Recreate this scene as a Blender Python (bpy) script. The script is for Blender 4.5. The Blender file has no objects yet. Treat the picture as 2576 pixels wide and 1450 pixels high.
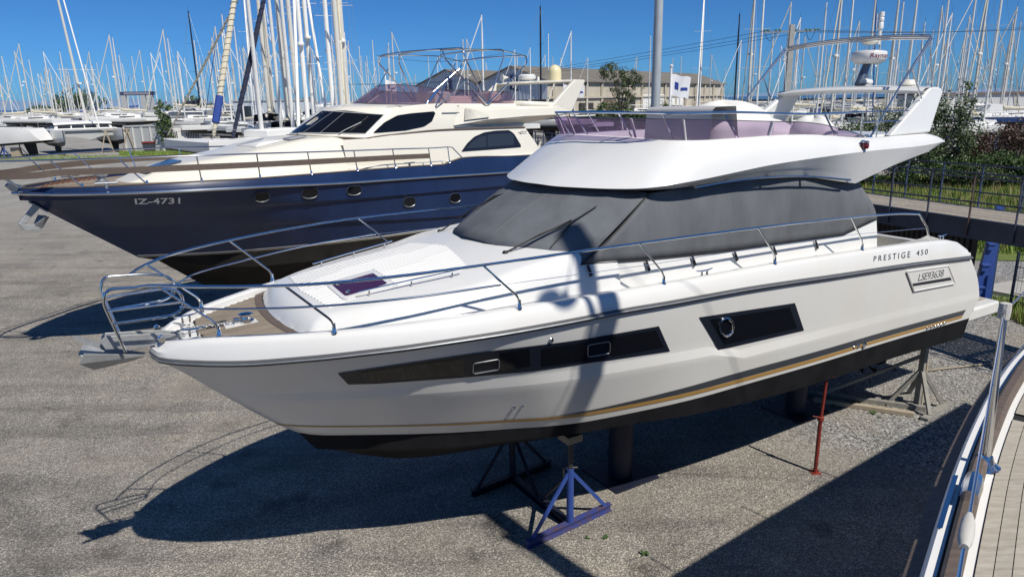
import bpy, bmesh, math, random
import numpy as np
from math import radians, degrees, sin, cos, tan, pi, hypot, atan2, sqrt
from mathutils import Vector, Matrix
from mathutils.bvhtree import BVHTree

random.seed(7)
S = bpy.context.scene
COL = S.collection

# ------------------------------------------------------------------ camera
CAM_H = 6.337
PITCH, ROLL = radians(14.933), radians(1.0626)
LENS = 24.75
cd = bpy.data.cameras.new('camera'); cam = bpy.data.objects.new('camera', cd); COL.objects.link(cam)
cd.sensor_width = 36; cd.lens = LENS; cd.clip_start = .05; cd.clip_end = 60000
cam.matrix_world = Matrix.Translation((0, 0, CAM_H)) @ Matrix.Rotation(pi/2 - PITCH, 4, 'X') @ Matrix.Rotation(-ROLL, 4, 'Z')
S.camera = cam
# ------------------------------------------------------------------ sky, sun, exposure
SUN_AZ, SUN_EL = radians(130.86), radians(50.87)      # azimuth the shadows run to, elevation
w = bpy.data.worlds.new('World'); S.world = w; w.use_nodes = True
nt = w.node_tree; nt.nodes.clear()
sky = nt.nodes.new('ShaderNodeTexSky'); sky.sky_type = 'NISHITA'; sky.sun_disc = False
sky.sun_elevation = SUN_EL; sky.sun_rotation = radians(139.1)
sky.altitude = 0; sky.air_density = .6; sky.dust_density = .4; sky.ozone_density = 10
bg = nt.nodes.new('ShaderNodeBackground'); bg.inputs[1].default_value = 0.076
wo = nt.nodes.new('ShaderNodeOutputWorld')
tint = nt.nodes.new('ShaderNodeMix'); tint.data_type = 'RGBA'; tint.blend_type = 'MULTIPLY'; tint.inputs[0].default_value = 1; tint.inputs[7].default_value = (.57, 1.02, 1.27, 1)
nt.links.new(sky.outputs[0], tint.inputs[6]); nt.links.new(tint.outputs[2], bg.inputs[0]); nt.links.new(bg.outputs[0], wo.inputs[0])
sl = bpy.data.lights.new('sun', 'SUN'); sl.energy = 4.85; sl.angle = radians(.53); sl.color = (1, .945, .85)
so = bpy.data.objects.new('sun', sl); COL.objects.link(so); so.location = (20, -20, 40)
so.rotation_euler = Vector((cos(SUN_AZ)*cos(SUN_EL), sin(SUN_AZ)*cos(SUN_EL), -sin(SUN_EL))).to_track_quat('-Z', 'Y').to_euler()
vs = S.view_settings; vs.view_transform = 'Standard'; vs.look = 'None'; vs.exposure = 0.0; vs.gamma = 1; vs.use_curve_mapping = False
S.cycles.max_bounces = 8; S.cycles.transparent_max_bounces = 16; S.cycles.caustics_reflective = False; S.cycles.caustics_refractive = False

# ------------------------------------------------------------------ pixel -> direction (2575 x 1450 picture)
FPX = 2750*2575/4000; CX, CY = 1287.5, 725.
def ray(u, v):
    a = (u-CX)/FPX; b = (CY-v)/FPX
    cr, sr = cos(ROLL), sin(ROLL)
    x = a*cr+b*sr; y = -a*sr+b*cr
    c, s = cos(PITCH), sin(PITCH)
    return np.array([x, c+y*s, -s+y*c])
def zz(x0, y0, zx, zy, k=2.575): return ((x0+zx/k)*2575/4000, (y0+zy/k)*2575/4000)
def on_z(u, v, z=0.):
    d = ray(u, v); t = (z-CAM_H)/d[2]; return np.array([0, 0, CAM_H])+t*d
def at_y(u, v, y):
    d = ray(u, v); t = y/d[1]; return np.array([0, 0, CAM_H])+t*d
class Frame:
    """a boat's own axes: x aft, y starboard, z up"""
    def __init__(f, x0, y0, th): f.o = np.array([x0, y0, 0.]); f.th = th; f.c, f.s = cos(th), sin(th)
    def vec(f, d): return np.array([d[0]*f.c+d[1]*f.s, -d[0]*f.s+d[1]*f.c, d[2]])
    def loc(f, X): return f.vec(np.array(X)-f.o)
    def wor(f, p): return np.array([f.o[0]+p[0]*f.c-p[1]*f.s, f.o[1]+p[0]*f.s+p[1]*f.c, p[2]])
    def r(f, p): return f.loc([0, 0, CAM_H]), f.vec(ray(*p))
    def z(f, p, z): o, d = f.r(p); return o+d*(z-o[2])/d[2]
    def w(f, p, w): o, d = f.r(p); return o+d*(-w-o[1])/d[1]
    def hit(f, bvh, p, off=.0):
        o, d = f.r(p); h, n, i, dist = bvh.ray_cast(Vector(o), Vector(d).normalized())
        if h is None: return None
        if n.dot(Vector(d)) > 0: n = -n
        return np.array(h+n*off)
def pchip(T):
    x = np.array([a for a, b in T], float); y = np.array([b for a, b in T], float)
    h = np.diff(x); dl = np.diff(y)/h; m = np.zeros_like(y); m[0], m[-1] = dl[0], dl[-1]
    for i in range(1, len(x)-1): m[i] = 0 if dl[i-1]*dl[i] <= 0 else 2/(1/dl[i-1]+1/dl[i])
    def f(s):
        if s <= x[0]: return float(y[0])
        if s >= x[-1]: return float(y[-1]+(s-x[-1])*m[-1])
        i = int(np.searchsorted(x, s, 'right')-1); t = (s-x[i])/h[i]
        return float((2*t**3-3*t*t+1)*y[i]+(t**3-2*t*t+t)*h[i]*m[i]+(-2*t**3+3*t*t)*y[i+1]+(t**3-t*t)*h[i]*m[i+1])
    return f
def smooth(a, b, x):
    t = min(1, max(0, (x-a)/(b-a))); return t*t*(3-2*t)

# ------------------------------------------------------------------ mesh helpers
class MB:
    def __init__(m): m.v = []; m.f = []
    def add(m, vs, fs):
        b = len(m.v); m.v += [tuple(map(float, p)) for p in vs]; m.f += [tuple(i+b for i in f) for f in fs]; return m
    def box(m, c, s, rz=0., mat=None):
        x, y, z = s[0]/2, s[1]/2, s[2]/2
        P = [(-x,-y,-z),(x,-y,-z),(x,y,-z),(-x,y,-z),(-x,-y,z),(x,-y,z),(x,y,z),(-x,y,z)]
        if mat is not None: P = [tuple(mat @ Vector(p)) for p in P]
        elif rz: P = [(p[0]*cos(rz)-p[1]*sin(rz), p[0]*sin(rz)+p[1]*cos(rz), p[2]) for p in P]
        P = [(p[0]+c[0], p[1]+c[1], p[2]+c[2]) for p in P]
        return m.add(P, [(0,3,2,1),(4,5,6,7),(0,1,5,4),(1,2,6,5),(2,3,7,6),(3,0,4,7)])
    def bar(m, a, b, wd, ht, up=(0,0,1)):
        a = Vector(a); b = Vector(b); d = (b-a); L = d.length; d.normalize(); u = Vector(up)
        sd = d.cross(u)
        if sd.length < 1e-4: sd = d.cross(Vector((1,0,0)))
        sd.normalize(); u = sd.cross(d)
        P = []
        for e in (a, b):
            for i, j in ((-1,-1),(1,-1),(1,1),(-1,1)): P.append(e+sd*(i*wd/2)+u*(j*ht/2))
        return m.add(P, [(3,2,1,0),(4,5,6,7),(0,1,5,4),(1,2,6,5),(2,3,7,6),(3,0,4,7)])
    def grid(m, rows, cu=False, cv=False):
        n = len(rows); k = len(rows[0]); P = [p for r in rows for p in r]; F = []
        for i in range(n if cu else n-1):
            for j in range(k if cv else k-1):
                F.append((i*k+j, i*k+(j+1) % k, ((i+1) % n)*k+(j+1) % k, ((i+1) % n)*k+j))
        return m.add(P, F)
    def tube(m, pts, r, n=8, closed=False, caps=True):
        pts = [Vector(p) for p in pts]; N = len(pts)
        rr = r if hasattr(r, '__len__') else [r]*N
        T = []
        for i in range(N):
            if closed: d = pts[(i+1) % N]-pts[i-1]
            else: d = pts[min(i+1, N-1)]-pts[max(i-1, 0)]
            T.append(d.normalized())
        u = T[0].orthogonal().normalized(); rows = []
        for i in range(N):
            u = (u-T[i]*u.dot(T[i]))
            if u.length < 1e-5: u = T[i].orthogonal()
            u.normalize(); v = T[i].cross(u)
            rows.append([pts[i]+(u*cos(2*pi*k/n)+v*sin(2*pi*k/n))*rr[i] for k in range(n)])
        b = len(m.v); m.grid(rows, cu=closed, cv=True)
        if caps and not closed:
            m.f.append(tuple(b+k for k in reversed(range(n)))); m.f.append(tuple(b+(N-1)*n+k for k in range(n)))
        return m
    def lathe(m, prof, n=16, c=(0,0,0), axis='z', mat=None):
        rows = []
        for r, z in prof:
            row = []
            for k in range(n):
                a = 2*pi*k/n; p = (r*cos(a), r*sin(a), z)
                if axis == 'x': p = (p[2], p[0], p[1])
                if axis == 'y': p = (p[0], p[2], p[1])
                if mat is not None: p = tuple(mat @ Vector(p))
                row.append((p[0]+c[0], p[1]+c[1], p[2]+c[2]))
            rows.append(row)
        b = len(m.v); m.grid(rows, cv=True)
        m.f.append(tuple(b+k for k in range(n))); m.f.append(tuple(b+(len(prof)-1)*n+k for k in range(n)))
        return m
    def prism(m, poly, off):
        """poly: 3-D outline, extruded by vector off"""
        n = len(poly); o = Vector(off)
        P = [Vector(p) for p in poly]+[Vector(p)+o for p in poly]
        F = [tuple(reversed(range(n))), tuple(range(n, 2*n))]+[(i, (i+1) % n, n+(i+1) % n, n+i) for i in range(n)]
        return m.add(P, F)
    def mirror(m):
        n = len(m.v); m.v += [(x, -y, z) for x, y, z in m.v]; m.f += [tuple(reversed([i+n for i in f])) for f in list(m.f)]; return m
    def build(m, name, mt, parent=None, smooth=35, fixn=True, bevel=0, solid=0):
        me = bpy.data.meshes.new(name); me.from_pydata(m.v, [], m.f); me.validate()
        if fixn:
            b = bmesh.new(); b.from_mesh(me); bmesh.ops.remove_doubles(b, verts=b.verts, dist=1e-5); bmesh.ops.recalc_face_normals(b, faces=b.faces); b.to_mesh(me); b.free()
        if smooth:
            me.polygons.foreach_set('use_smooth', [True]*len(me.polygons)); me.set_sharp_from_angle(angle=radians(smooth))
        me.materials.append(mt)
        o = bpy.data.objects.new(name, me); COL.objects.link(o)
        if parent is not None: o.parent = parent
        if solid:
            md = o.modifiers.new('solid', 'SOLIDIFY'); md.thickness = solid; md.offset = 1 if solid > 0 else -1
        if bevel:
            md = o.modifiers.new('bevel', 'BEVEL'); md.width = bevel; md.segments = 2; md.limit_method = 'ANGLE'; md.angle_limit = radians(40); md.harden_normals = False
        return o
def thing(name, label, cat, loc=(0,0,0), rz=0., group=None):
    o = bpy.data.objects.new(name, None); COL.objects.link(o); o.empty_display_size = .2
    o.location = loc; o.rotation_euler = (0, 0, rz); o['label'] = label; o['category'] = cat
    if group: o['group'] = group
    return o
def tag(o, label, cat, group=None):
    o['label'] = label; o['category'] = cat
    if group: o['group'] = group
    return o
def struct(o): o['kind'] = 'structure'; return o
def stuff(o, label=None):
    o['kind'] = 'stuff'
    if label: o['label'] = label
    return o
def copy_tree(o, parent=None, label=None):
    c = o.copy(); COL.objects.link(c); c.parent = parent
    for ch in list(o.children): copy_tree(ch, c)
    if label: c['label'] = label
    return c
def text_mesh(txt, spacing=1.0, shear=0., bold=0.):
    cu = bpy.data.curves.new('txt', 'FONT'); cu.body = txt; cu.space_character = spacing; cu.shear = shear; cu.offset = bold; cu.resolution_u = 3
    o = bpy.data.objects.new('txt', cu); COL.objects.link(o)
    bpy.context.view_layer.update()
    me = bpy.data.meshes.new_from_object(o)
    V = [tuple(v.co) for v in me.vertices]; F = [tuple(p.vertices) for p in me.polygons]
    bpy.data.objects.remove(o); bpy.data.curves.remove(cu); bpy.data.meshes.remove(me)
    xs = [v[0] for v in V]; ys = [v[1] for v in V]; x0, x1, y0, y1 = min(xs), max(xs), min(ys), max(ys)
    return [((v[0]-x0)/(x1-x0), (v[1]-y0)/(y1-y0)) for v in V], F

# ------------------------------------------------------------------ materials
def mat(name, col, rough=.5, metal=0., var=0., scale=4., detail=4., bump=0., bscale=None, coat=0., spec=.5, col2=None, stretch=None, trans=0., alpha=1., rnd=0.):
    m = bpy.data.materials.new(name); m.use_nodes = True; t = m.node_tree; b = t.nodes['Principled BSDF']
    b.inputs['Base Color'].default_value = (*col, 1); b.inputs['Roughness'].default_value = rough; b.inputs['Metallic'].default_value = metal
    b.inputs['Coat Weight'].default_value = coat; b.inputs['Coat Roughness'].default_value = .08; b.inputs['Specular IOR Level'].default_value = spec
    b.inputs['Transmission Weight'].default_value = trans
    if var or bump or col2:
        tc = t.nodes.new('ShaderNodeTexCoord'); mp = t.nodes.new('ShaderNodeMapping'); t.links.new(tc.outputs['Object'], mp.inputs[0])
        if stretch: mp.inputs['Scale'].default_value = stretch
        if var or col2:
            n = t.nodes.new('ShaderNodeTexNoise'); n.inputs['Scale'].default_value = scale; n.inputs['Detail'].default_value = detail; n.inputs['Roughness'].default_value = .62
            t.links.new(mp.outputs[0], n.inputs['Vector'])
            r = t.nodes.new('ShaderNodeValToRGB'); e = r.color_ramp.elements
            e[0].position = .3; e[1].position = .7
            c2 = col2 if col2 else tuple(min(1, c*(1+var)) for c in col); c1 = col if col2 else tuple(c*(1-var) for c in col)
            e[0].color = (*c1, 1); e[1].color = (*c2, 1)
            t.links.new(n.outputs['Fac'], r.inputs[0]); t.links.new(r.outputs[0], b.inputs['Base Color'])
            if rnd:
                oi = t.nodes.new('ShaderNodeObjectInfo'); mm = t.nodes.new('ShaderNodeMath'); mm.operation = 'MULTIPLY_ADD'; mm.inputs[1].default_value = 2*rnd; mm.inputs[2].default_value = 1-rnd
                mx = t.nodes.new('ShaderNodeMix'); mx.data_type = 'RGBA'; mx.blend_type = 'MULTIPLY'; mx.inputs[0].default_value = 1
                t.links.new(oi.outputs['Random'], mm.inputs[0]); t.links.new(r.outputs[0], mx.inputs[6]); t.links.new(mm.outputs[0], mx.inputs[7]); t.links.new(mx.outputs[2], b.inputs['Base Color'])
        if bump:
            n2 = t.nodes.new('ShaderNodeTexNoise'); n2.inputs['Scale'].default_value = bscale or scale*4; n2.inputs['Detail'].default_value = 3
            t.links.new(mp.outputs[0], n2.inputs['Vector'])
            bp = t.nodes.new('ShaderNodeBump'); bp.inputs['Strength'].default_value = bump; bp.inputs['Distance'].default_value = .01
            t.links.new(n2.outputs['Fac'], bp.inputs['Height']); t.links.new(bp.outputs[0], b.inputs['Normal'])
    return m
def tinted(name, col, gloss=.09):
    """thin tinted acrylic: tinted see-through with a sheen"""
    m = bpy.data.materials.new(name); m.use_nodes = True; t = m.node_tree; t.nodes.remove(t.nodes['Principled BSDF'])
    o = t.nodes['Material Output']; tr = t.nodes.new('ShaderNodeBsdfTransparent'); tr.inputs[0].default_value = (*col, 1)
    g = t.nodes.new('ShaderNodeBsdfGlossy'); g.inputs['Roughness'].default_value = .04
    lw = t.nodes.new('ShaderNodeLayerWeight'); lw.inputs[0].default_value = .5
    pw = t.nodes.new('ShaderNodeMath'); pw.operation = 'POWER'; t.links.new(lw.outputs['Facing'], pw.inputs[0]); pw.inputs[1].default_value = 4.
    ml = t.nodes.new('ShaderNodeMath'); ml.operation = 'MULTIPLY_ADD'; t.links.new(pw.outputs[0], ml.inputs[0]); ml.inputs[1].default_value = .5; ml.inputs[2].default_value = .035
    mx = t.nodes.new('ShaderNodeMixShader'); t.links.new(ml.outputs[0], mx.inputs[0]); t.links.new(tr.outputs[0], mx.inputs[1]); t.links.new(g.outputs[0], mx.inputs[2])
    df = t.nodes.new('ShaderNodeBsdfDiffuse'); df.inputs[0].default_value = (.36, .27, .40, 1); m2 = t.nodes.new('ShaderNodeMixShader'); m2.inputs[0].default_value = .13
    t.links.new(mx.outputs[0], m2.inputs[1]); t.links.new(df.outputs[0], m2.inputs[2]); t.links.new(m2.outputs[0], o.inputs['Surface']); return m
GEL = mat('white_gelcoat', (.715,.718,.708), .3, coat=.25, col2=(.69,.682,.655), scale=1.7, detail=8, stretch=(1,1,.3))
GELD = mat('white_nonslip_deck', (.72,.715,.695), .5, var=.02, scale=2.5, bump=.08, bscale=300)
CREAM = mat('cream_gelcoat', (.74,.705,.61), .3, coat=.3, var=.02, scale=1.1)
NAVY = mat('navy_hull_paint', (.012,.026,.078), .3, coat=.12, spec=.3, var=.2, scale=1.1, stretch=(1,1,.35))
BLACKP = mat('antifouling_black', (.0085,.009,.011), .8, spec=.2, var=.5, scale=2.2, bump=.1)
GREYP = mat('antifouling_grey', (.075,.072,.066), .8, var=.25, scale=1.6)
GOLD = mat('gold_stripe', (.42,.245,.075), .35, var=.06)
DGREY = mat('dark_grey_stripe', (.055,.062,.072), .35)
BLACKG = mat('black_glass', (.006,.007,.010), .07, spec=.35)
BLACKF = mat('black_frame', (.012,.016,.027), .3, spec=.25)
SMOKE = mat('smoked_window', (.028,.034,.042), .10, coat=.3)
CHROME = mat('polished_steel', (.72,.73,.74), .14, metal=1.)
STEEL = mat('galvanised_steel', (.36,.38,.40), .45, metal=.75, var=.18, scale=7)
ALU = mat('aluminium_mast', (.68,.675,.65), .45, metal=.1, var=.06)
WHITEP = mat('white_paint', (.80,.79,.76), .4, var=.03)
GREYRUB = mat('grey_rubber_strake', (.075,.078,.085), .45)
RUBBER = mat('black_rubber', (.014,.014,.015), .55)
CANVAS = mat('grey_canvas_cover', (.112,.120,.132), .85, var=.2, scale=2.4, detail=10, bump=.9, bscale=4, stretch=(1,1,.4))
CLOTH = mat('white_cloth_cover', (.72,.71,.67), .85, var=.04, scale=3, bump=.5, bscale=7)
PURPLE = tinted('purple_tinted_acrylic', (.60,.50,.66))
PURPLE2 = tinted('mauve_tinted_acrylic', (.50,.40,.46))
TEAK = mat('weathered_teak', (.31,.275,.22), .75, col2=(.45,.41,.345), scale=9, detail=8, stretch=(1.2,5,6), bump=.15, bscale=40, rnd=.22)
TEAKF = mat('foredeck_teak', (.19,.152,.112), .75, col2=(.30,.25,.195), scale=9, detail=8, stretch=(.5,6,6), rnd=.12)
TEAKD = mat('dark_teak_trim', (.085,.062,.05), .6, col2=(.15,.115,.09), scale=10, detail=6, stretch=(.6,6,6))
CAULK = mat('deck_caulking', (.02,.02,.02), .7)
BLUEP = mat('blue_paint', (.018,.052,.235), .5, col2=(.032,.075,.28), scale=6, detail=8)
BLUER = mat('rusty_blue_paint', (.022,.055,.26), .5, col2=(.10,.06,.045), scale=7, detail=8)
REDP = mat('red_oxide_paint', (.20,.026,.016), .55, var=.3, scale=8)
GALV = mat('galvanised_anchor', (.42,.43,.43), .5, metal=.55, var=.2, scale=6)
DTEXT = mat('dark_lettering', (.05,.06,.08), .4)
GTEXT = mat('grey_lettering', (.13,.14,.15), .45)
WTEXT = mat('white_lettering', (.75,.76,.78), .4)
REDT = mat('maroon_lettering', (.15,.01,.05), .4)
WOODR = mat('raw_timber', (.33,.27,.19), .8, col2=(.42,.36,.27), scale=6, stretch=(1,6,6))
# ================================================================== ground
def rise(x, y):
    return 1.35*smooth(28, 78, y)*smooth(4, 30, -x+.12*(y-40))
def on_ground(u, v):
    z = 0.
    for _ in range(12):
        p = on_z(u, v, z); z = rise(p[0], p[1])
    return np.array([p[0], p[1], z])
def ground_mat():
    m = bpy.data.materials.new('gravelled_yard'); m.use_nodes = True; t = m.node_tree; b = t.nodes['Principled BSDF']; L = t.links.new
    b.inputs['Roughness'].default_value = .9; b.inputs['Specular IOR Level'].default_value = .25
    tc = t.nodes.new('ShaderNodeTexCoord'); P = tc.outputs['Object']
    def noise(sc, det=4., rough=.6, vec=P):
        n = t.nodes.new('ShaderNodeTexNoise'); n.inputs['Scale'].default_value = sc; n.inputs['Detail'].default_value = det; n.inputs['Roughness'].default_value = rough; L(vec, n.inputs['Vector']); return n.outputs['Fac']
    def vor(sc):
        n = t.nodes.new('ShaderNodeTexVoronoi'); n.inputs['Scale'].default_value = sc; L(P, n.inputs['Vector']); return n
    def ramp(f, *st):
        r = t.nodes.new('ShaderNodeValToRGB'); e = r.color_ramp.elements
        while len(e) < len(st): e.new(.5)
        for k, (p, c) in enumerate(st): e[k].position = p; e[k].color = (*c, 1)
        L(f, r.inputs[0]); return r.outputs[0]
    def mix(f, a, c, mode='MIX'):
        n = t.nodes.new('ShaderNodeMix'); n.data_type = 'RGBA'; n.blend_type = mode
        if isinstance(f, float): n.inputs[0].default_value = f
        else: L(f, n.inputs[0])
        L(a, n.inputs[6]); L(c, n.inputs[7]); return n.outputs[2]
    def math_(op, a, c=None):
        n = t.nodes.new('ShaderNodeMath'); n.operation = op; n.use_clamp = False
        for k, x in enumerate((a, c)):
            if x is None: continue
            if isinstance(x, (int, float)): n.inputs[k].default_value = x
            else: L(x, n.inputs[k])
        return n.outputs[0]
    sx = t.nodes.new('ShaderNodeSeparateXYZ'); L(P, sx.inputs[0])
    v1 = vor(64.); v2 = vor(27.)
    sep = t.nodes.new('ShaderNodeSeparateColor'); L(v1.outputs['Color'], sep.inputs[0])
    sep2 = t.nodes.new('ShaderNodeSeparateColor'); L(v2.outputs['Color'], sep2.inputs[0])
    # fine chippings: mostly grey-beige with pale and dark single stones
    asp = ramp(sep.outputs[0], (0, (.115,.11,.102)), (.35, (.205,.194,.178)), (.75, (.31,.293,.265)), (1, (.62,.59,.53)))
    # coarser grey ballast near the stern
    gra = ramp(sep2.outputs[1], (0, (.07,.07,.072)), (.4, (.19,.19,.19)), (.75, (.32,.315,.31)), (1, (.52,.51,.49)))
    far = ramp(noise(.35, 7., .7), (.3, (.23,.222,.205)), (.7, (.35,.34,.315)))
    big = noise(.33, 6., .62); med = noise(1.6, 5., .6)
    asp = mix(1., asp, ramp(big, (.28, (.66,.66,.66)), (.5, (.97,.96,.95)), (.72, (1.2,1.16,1.08))), 'MULTIPLY')
    asp = mix(.5, asp, ramp(med, (.3, (.7,.7,.7)), (.65, (1.15,1.13,1.1))), 'MULTIPLY')
    # tyre-worn streaks
    mp = t.nodes.new('ShaderNodeMapping'); mp.inputs['Rotation'].default_value = (0,0,.5); mp.inputs['Scale'].default_value = (.16,1.5,1); L(P, mp.inputs[0])
    asp = mix(.9, asp, ramp(noise(.9, 5., .6, mp.outputs[0]), (.34, (.68,.68,.69)), (.5, (1,1,1)), (.7, (1.12,1.1,1.06))), 'MULTIPLY')
    # tyre tracks: pairs of wide arcs pressed into the chippings
    for cx, cy, R in ((-34.,-12.,30.),(-34.,-12.,31.7),(-22.,52.,44.),(-22.,52.,45.7),(-60.,-40.,72.)):
        dx = math_('SUBTRACT', sx.outputs[0], cx); dy = math_('SUBTRACT', sx.outputs[1], cy)
        dd = math_('SQRT', math_('ADD', math_('MULTIPLY', dx, dx), math_('MULTIPLY', dy, dy)))
        e = math_('ABSOLUTE', math_('SUBTRACT', dd, math_('ADD', math_('MULTIPLY', med, .3), R)))
        asp = mix(.8, asp, ramp(math_('ADD', math_('MULTIPLY', e, 3.2), math_('MULTIPLY', math_('SUBTRACT', med, .5), 1.2)), (0, (.74,.74,.75)), (.5, (.84,.84,.85)), (1, (1,1,1))), 'MULTIPLY')
    # oily dark stains
    st = ramp(noise(.9, 3., .5), (.30, (.35,.35,.36)), (.38, (1,1,1)))
    asp = mix(.65, asp, st, 'MULTIPLY')
    # where ballast lies: right of the yacht's stern
    g = math_('ADD', math_('ADD', math_('MULTIPLY', sx.outputs[0], .75), math_('MULTIPLY', math_('SUBTRACT', sx.outputs[1], 12.), .55)), math_('MULTIPLY', noise(.5, 4.), 3.0))
    gm = ramp(math_('MULTIPLY', math_('SUBTRACT', g, 4.6), .45), (0, (0,0,0)), (1, (1,1,1)))
    sand = ramp(noise(.55, 4., .55), (.45, (0,0,0)), (.68, (.55,.55,.55)))
    base = mix(gm, asp, gra)
    sandc = t.nodes.new('ShaderNodeRGB'); sandc.outputs[0].default_value = (.30,.26,.205,1)
    base = mix(mix(.5, sand, gm, 'MULTIPLY'), base, sandc.outputs[0])
    fm = ramp(math_('MULTIPLY', math_('SUBTRACT', math_('ADD', sx.outputs[1], math_('MULTIPLY', big, 14.)), 34.), .04), (0, (0,0,0)), (1, (1,1,1)))
    base = mix(fm, base, far)
    L(base, b.inputs['Base Color'])
    bp = t.nodes.new('ShaderNodeBump'); bp.inputs['Strength'].default_value = .75; bp.inputs['Distance'].default_value = .012
    h = math_('ADD', math_('MULTIPLY', v1.outputs['Distance'], -1.), math_('MULTIPLY', v2.outputs['Distance'], -1.3))
    L(math_('ADD', h, math_('MULTIPLY', noise(90., 2.), .5)), bp.inputs['Height']); L(bp.outputs[0], b.inputs['Normal'])
    return m
xs = sorted(set([round(x, 2) for x in list(np.linspace(-160, 160, 81))+[-30000,-9000,-3000,-1200,-600,-320,320,600,1200,3000,9000,30000]]))
ys = [-200,-60,-20]+list(np.linspace(0, 160, 65))+[200,300,450,700,1200,3000,9000,40000]
m = MB(); m.grid([[(x, y, rise(x, y)) for x in xs] for y in ys])
ground = struct(m.build('ground', ground_mat(), smooth=60, fixn=False))

# far water and the hills over it
WATER = mat('lagoon_water', (.05,.10,.16), .25, var=.2, scale=.02)
struct(MB().grid([[(-9000, 900, 1.9), (9000, 900, 1.9)], [(-9000, 8200, 1.9), (9000, 8200, 1.9)]]).build('water', WATER, smooth=0))
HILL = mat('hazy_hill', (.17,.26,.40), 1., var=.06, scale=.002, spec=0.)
rng = np.random.RandomState(3)
rows = [[], [], []]
for k in range(121):
    x = -9500+k*160
    h = 20+70*max(0, sin(k*.11+2.2))**2*smooth(60, 10, k)+22*sin(k*.37)**2+9*sin(k*1.3)+18*smooth(45, 20, k)
    h += 60*math.exp(-((k-22)/9.)**2)+40*math.exp(-((k-33)/4.5)**2)
    y = 9000+300*sin(k*.2)
    rows[0].append((x, y-500, 0)); rows[1].append((x, y, max(8, h))); rows[2].append((x, y+1500, 0))
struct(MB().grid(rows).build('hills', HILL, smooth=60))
# ================================================================== the white motor yacht
F = Frame(-3.135, 8.042, radians(31.207))
Y = thing('motor_yacht', 'white flybridge motor yacht under a grey windscreen cover, propped on stands', 'motor yacht', tuple(F.o), F.th)
WR = pchip([(-1.1,0),(-1.05,.25),(-.9,.45),(-.5,.80),(0,1.13),(.6,1.46),(1.4,1.78),(2.4,2.0),(3.8,2.08),(7.6,2.1),(10,2.06),(12.5,1.98)])
ZR = pchip([(-1.1,3.66),(-.33,3.67),(.3,3.71),(1.1,3.76),(2.3,3.80),(3.8,3.80),(4.8,3.77),(6.07,3.74),(7.2,3.69),(8.1,3.64),(10.26,3.52),(12.5,3.35)])
WB = pchip([(.42,0),(.6,.18),(1,.4),(2,.85),(3,1.2),(4,1.54),(6,1.86),(9,1.97),(12.9,1.93)])
ZB = pchip([(.4,2.28),(1,2.25),(1.8,2.2),(2.75,2.14),(3.5,2.11),(5,2.13),(7.2,2.16),(9.2,2.16),(12.9,2.08)])
ZC = pchip([(.6,2.05),(2.6,1.93),(4.6,1.92),(5.6,1.86),(7.7,1.78),(10.3,1.76),(13,1.66)])
ZK = pchip([(.75,1.96),(1.36,1.67),(1.77,1.51),(2.4,1.38),(4,1.27),(8,1.22),(12.9,1.27)])
SST = pchip([(1.38,2.4),(1.51,1.77),(1.67,1.36),(1.85,.98),(1.96,.75),(2.14,.53),(2.28,.42),(2.39,.26),(2.67,-.06),(3.13,-.55),(3.28,-.7),(3.4,-.82),(3.54,-.97),(3.66,-1.1)])
SEN = pchip([(1.6,12.9),(2.1,12.92),(2.46,13.12),(2.85,12.95),(3.35,12.5)])
ZBASE = pchip([(-1.1,3.80),(-.7,3.9),(-.44,3.93),(.6,3.97),(2.6,4.04),(4.8,4.01),(6.9,3.99),(9.06,3.92),(11.3,3.8),(11.9,3.74),(12.5,3.5)])
def tt(t): return t**1.75
def q0(t):
    s = -1.1+13.6*tt(t); return .39+.025*min(4, max(0, s-1))+.115*smooth(5.0, 5.6, s)
def hullpt(q, t, off=0.):
    """q 0 rub rail .. 1 boot top; t 0 stem .. 1 transom; port side (y<0)"""
    g = tt(t)
    sR = -1.1+(12.5+1.1)*g; sB = .42+(12.92-.42)*g
    zR, zB = ZR(sR), ZB(sB); wR, wB = WR(sR), WB(sB)
    z = zR*(1-q)+zB*q
    z0 = 3.66*(1-q)+2.28*q; z1 = ZR(12.5)*(1-q)+ZB(12.92)*q
    s = SST(z0)*(1-g)+SEN(z1)*g
    wv = wR*(1-q)+wB*q
    # flare is hollow forward, fuller aft; knuckle below the windows
    wv -= .06*sin(pi*q)*smooth(.62, .05, t)*min(1, wv/.6)
    k0 = q0(t); k1 = k0+.085
    wv += .04*(min(1, max(0, (q-k0)/.085)) if q < k1 else (1-q)/(1-k1))*smooth(.03, .2, t)*(1-.75*smooth(.66, .86, t))
    return np.array([s, -(max(0, wv)+off), z])
QS = [(lambda t, f=f: f*q0(t)) for f in (0, .07, .2, .4, .6, .8, .985)]+[(lambda t: q0(t)+.004), (lambda t: q0(t)+.081), (lambda t: q0(t)+.089)]+[(lambda t, f=f: q0(t)+.085+(1-q0(t)-.085)*f) for f in (.15, .3, .5, .7, .85, 1)]
TS = [0, .02, .045, .075, .11]+list(np.linspace(.15, 1, 52))
m = MB(); m.grid([[hullpt(q(t), t) for t in TS] for q in QS]); m.mirror()
m.grid([[hullpt(q(1.), 1.), hullpt(q(1.), 1.)*[1,-1,1]] for q in QS])
hull = m.build('hull', GEL, Y, smooth=12)
hb = MB(); hb.grid([[hullpt(q(t), t) for t in TS] for q in QS]); HULLBVH = BVHTree.FromPolygons([Vector(v) for v in hb.v], hb.f)
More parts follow.
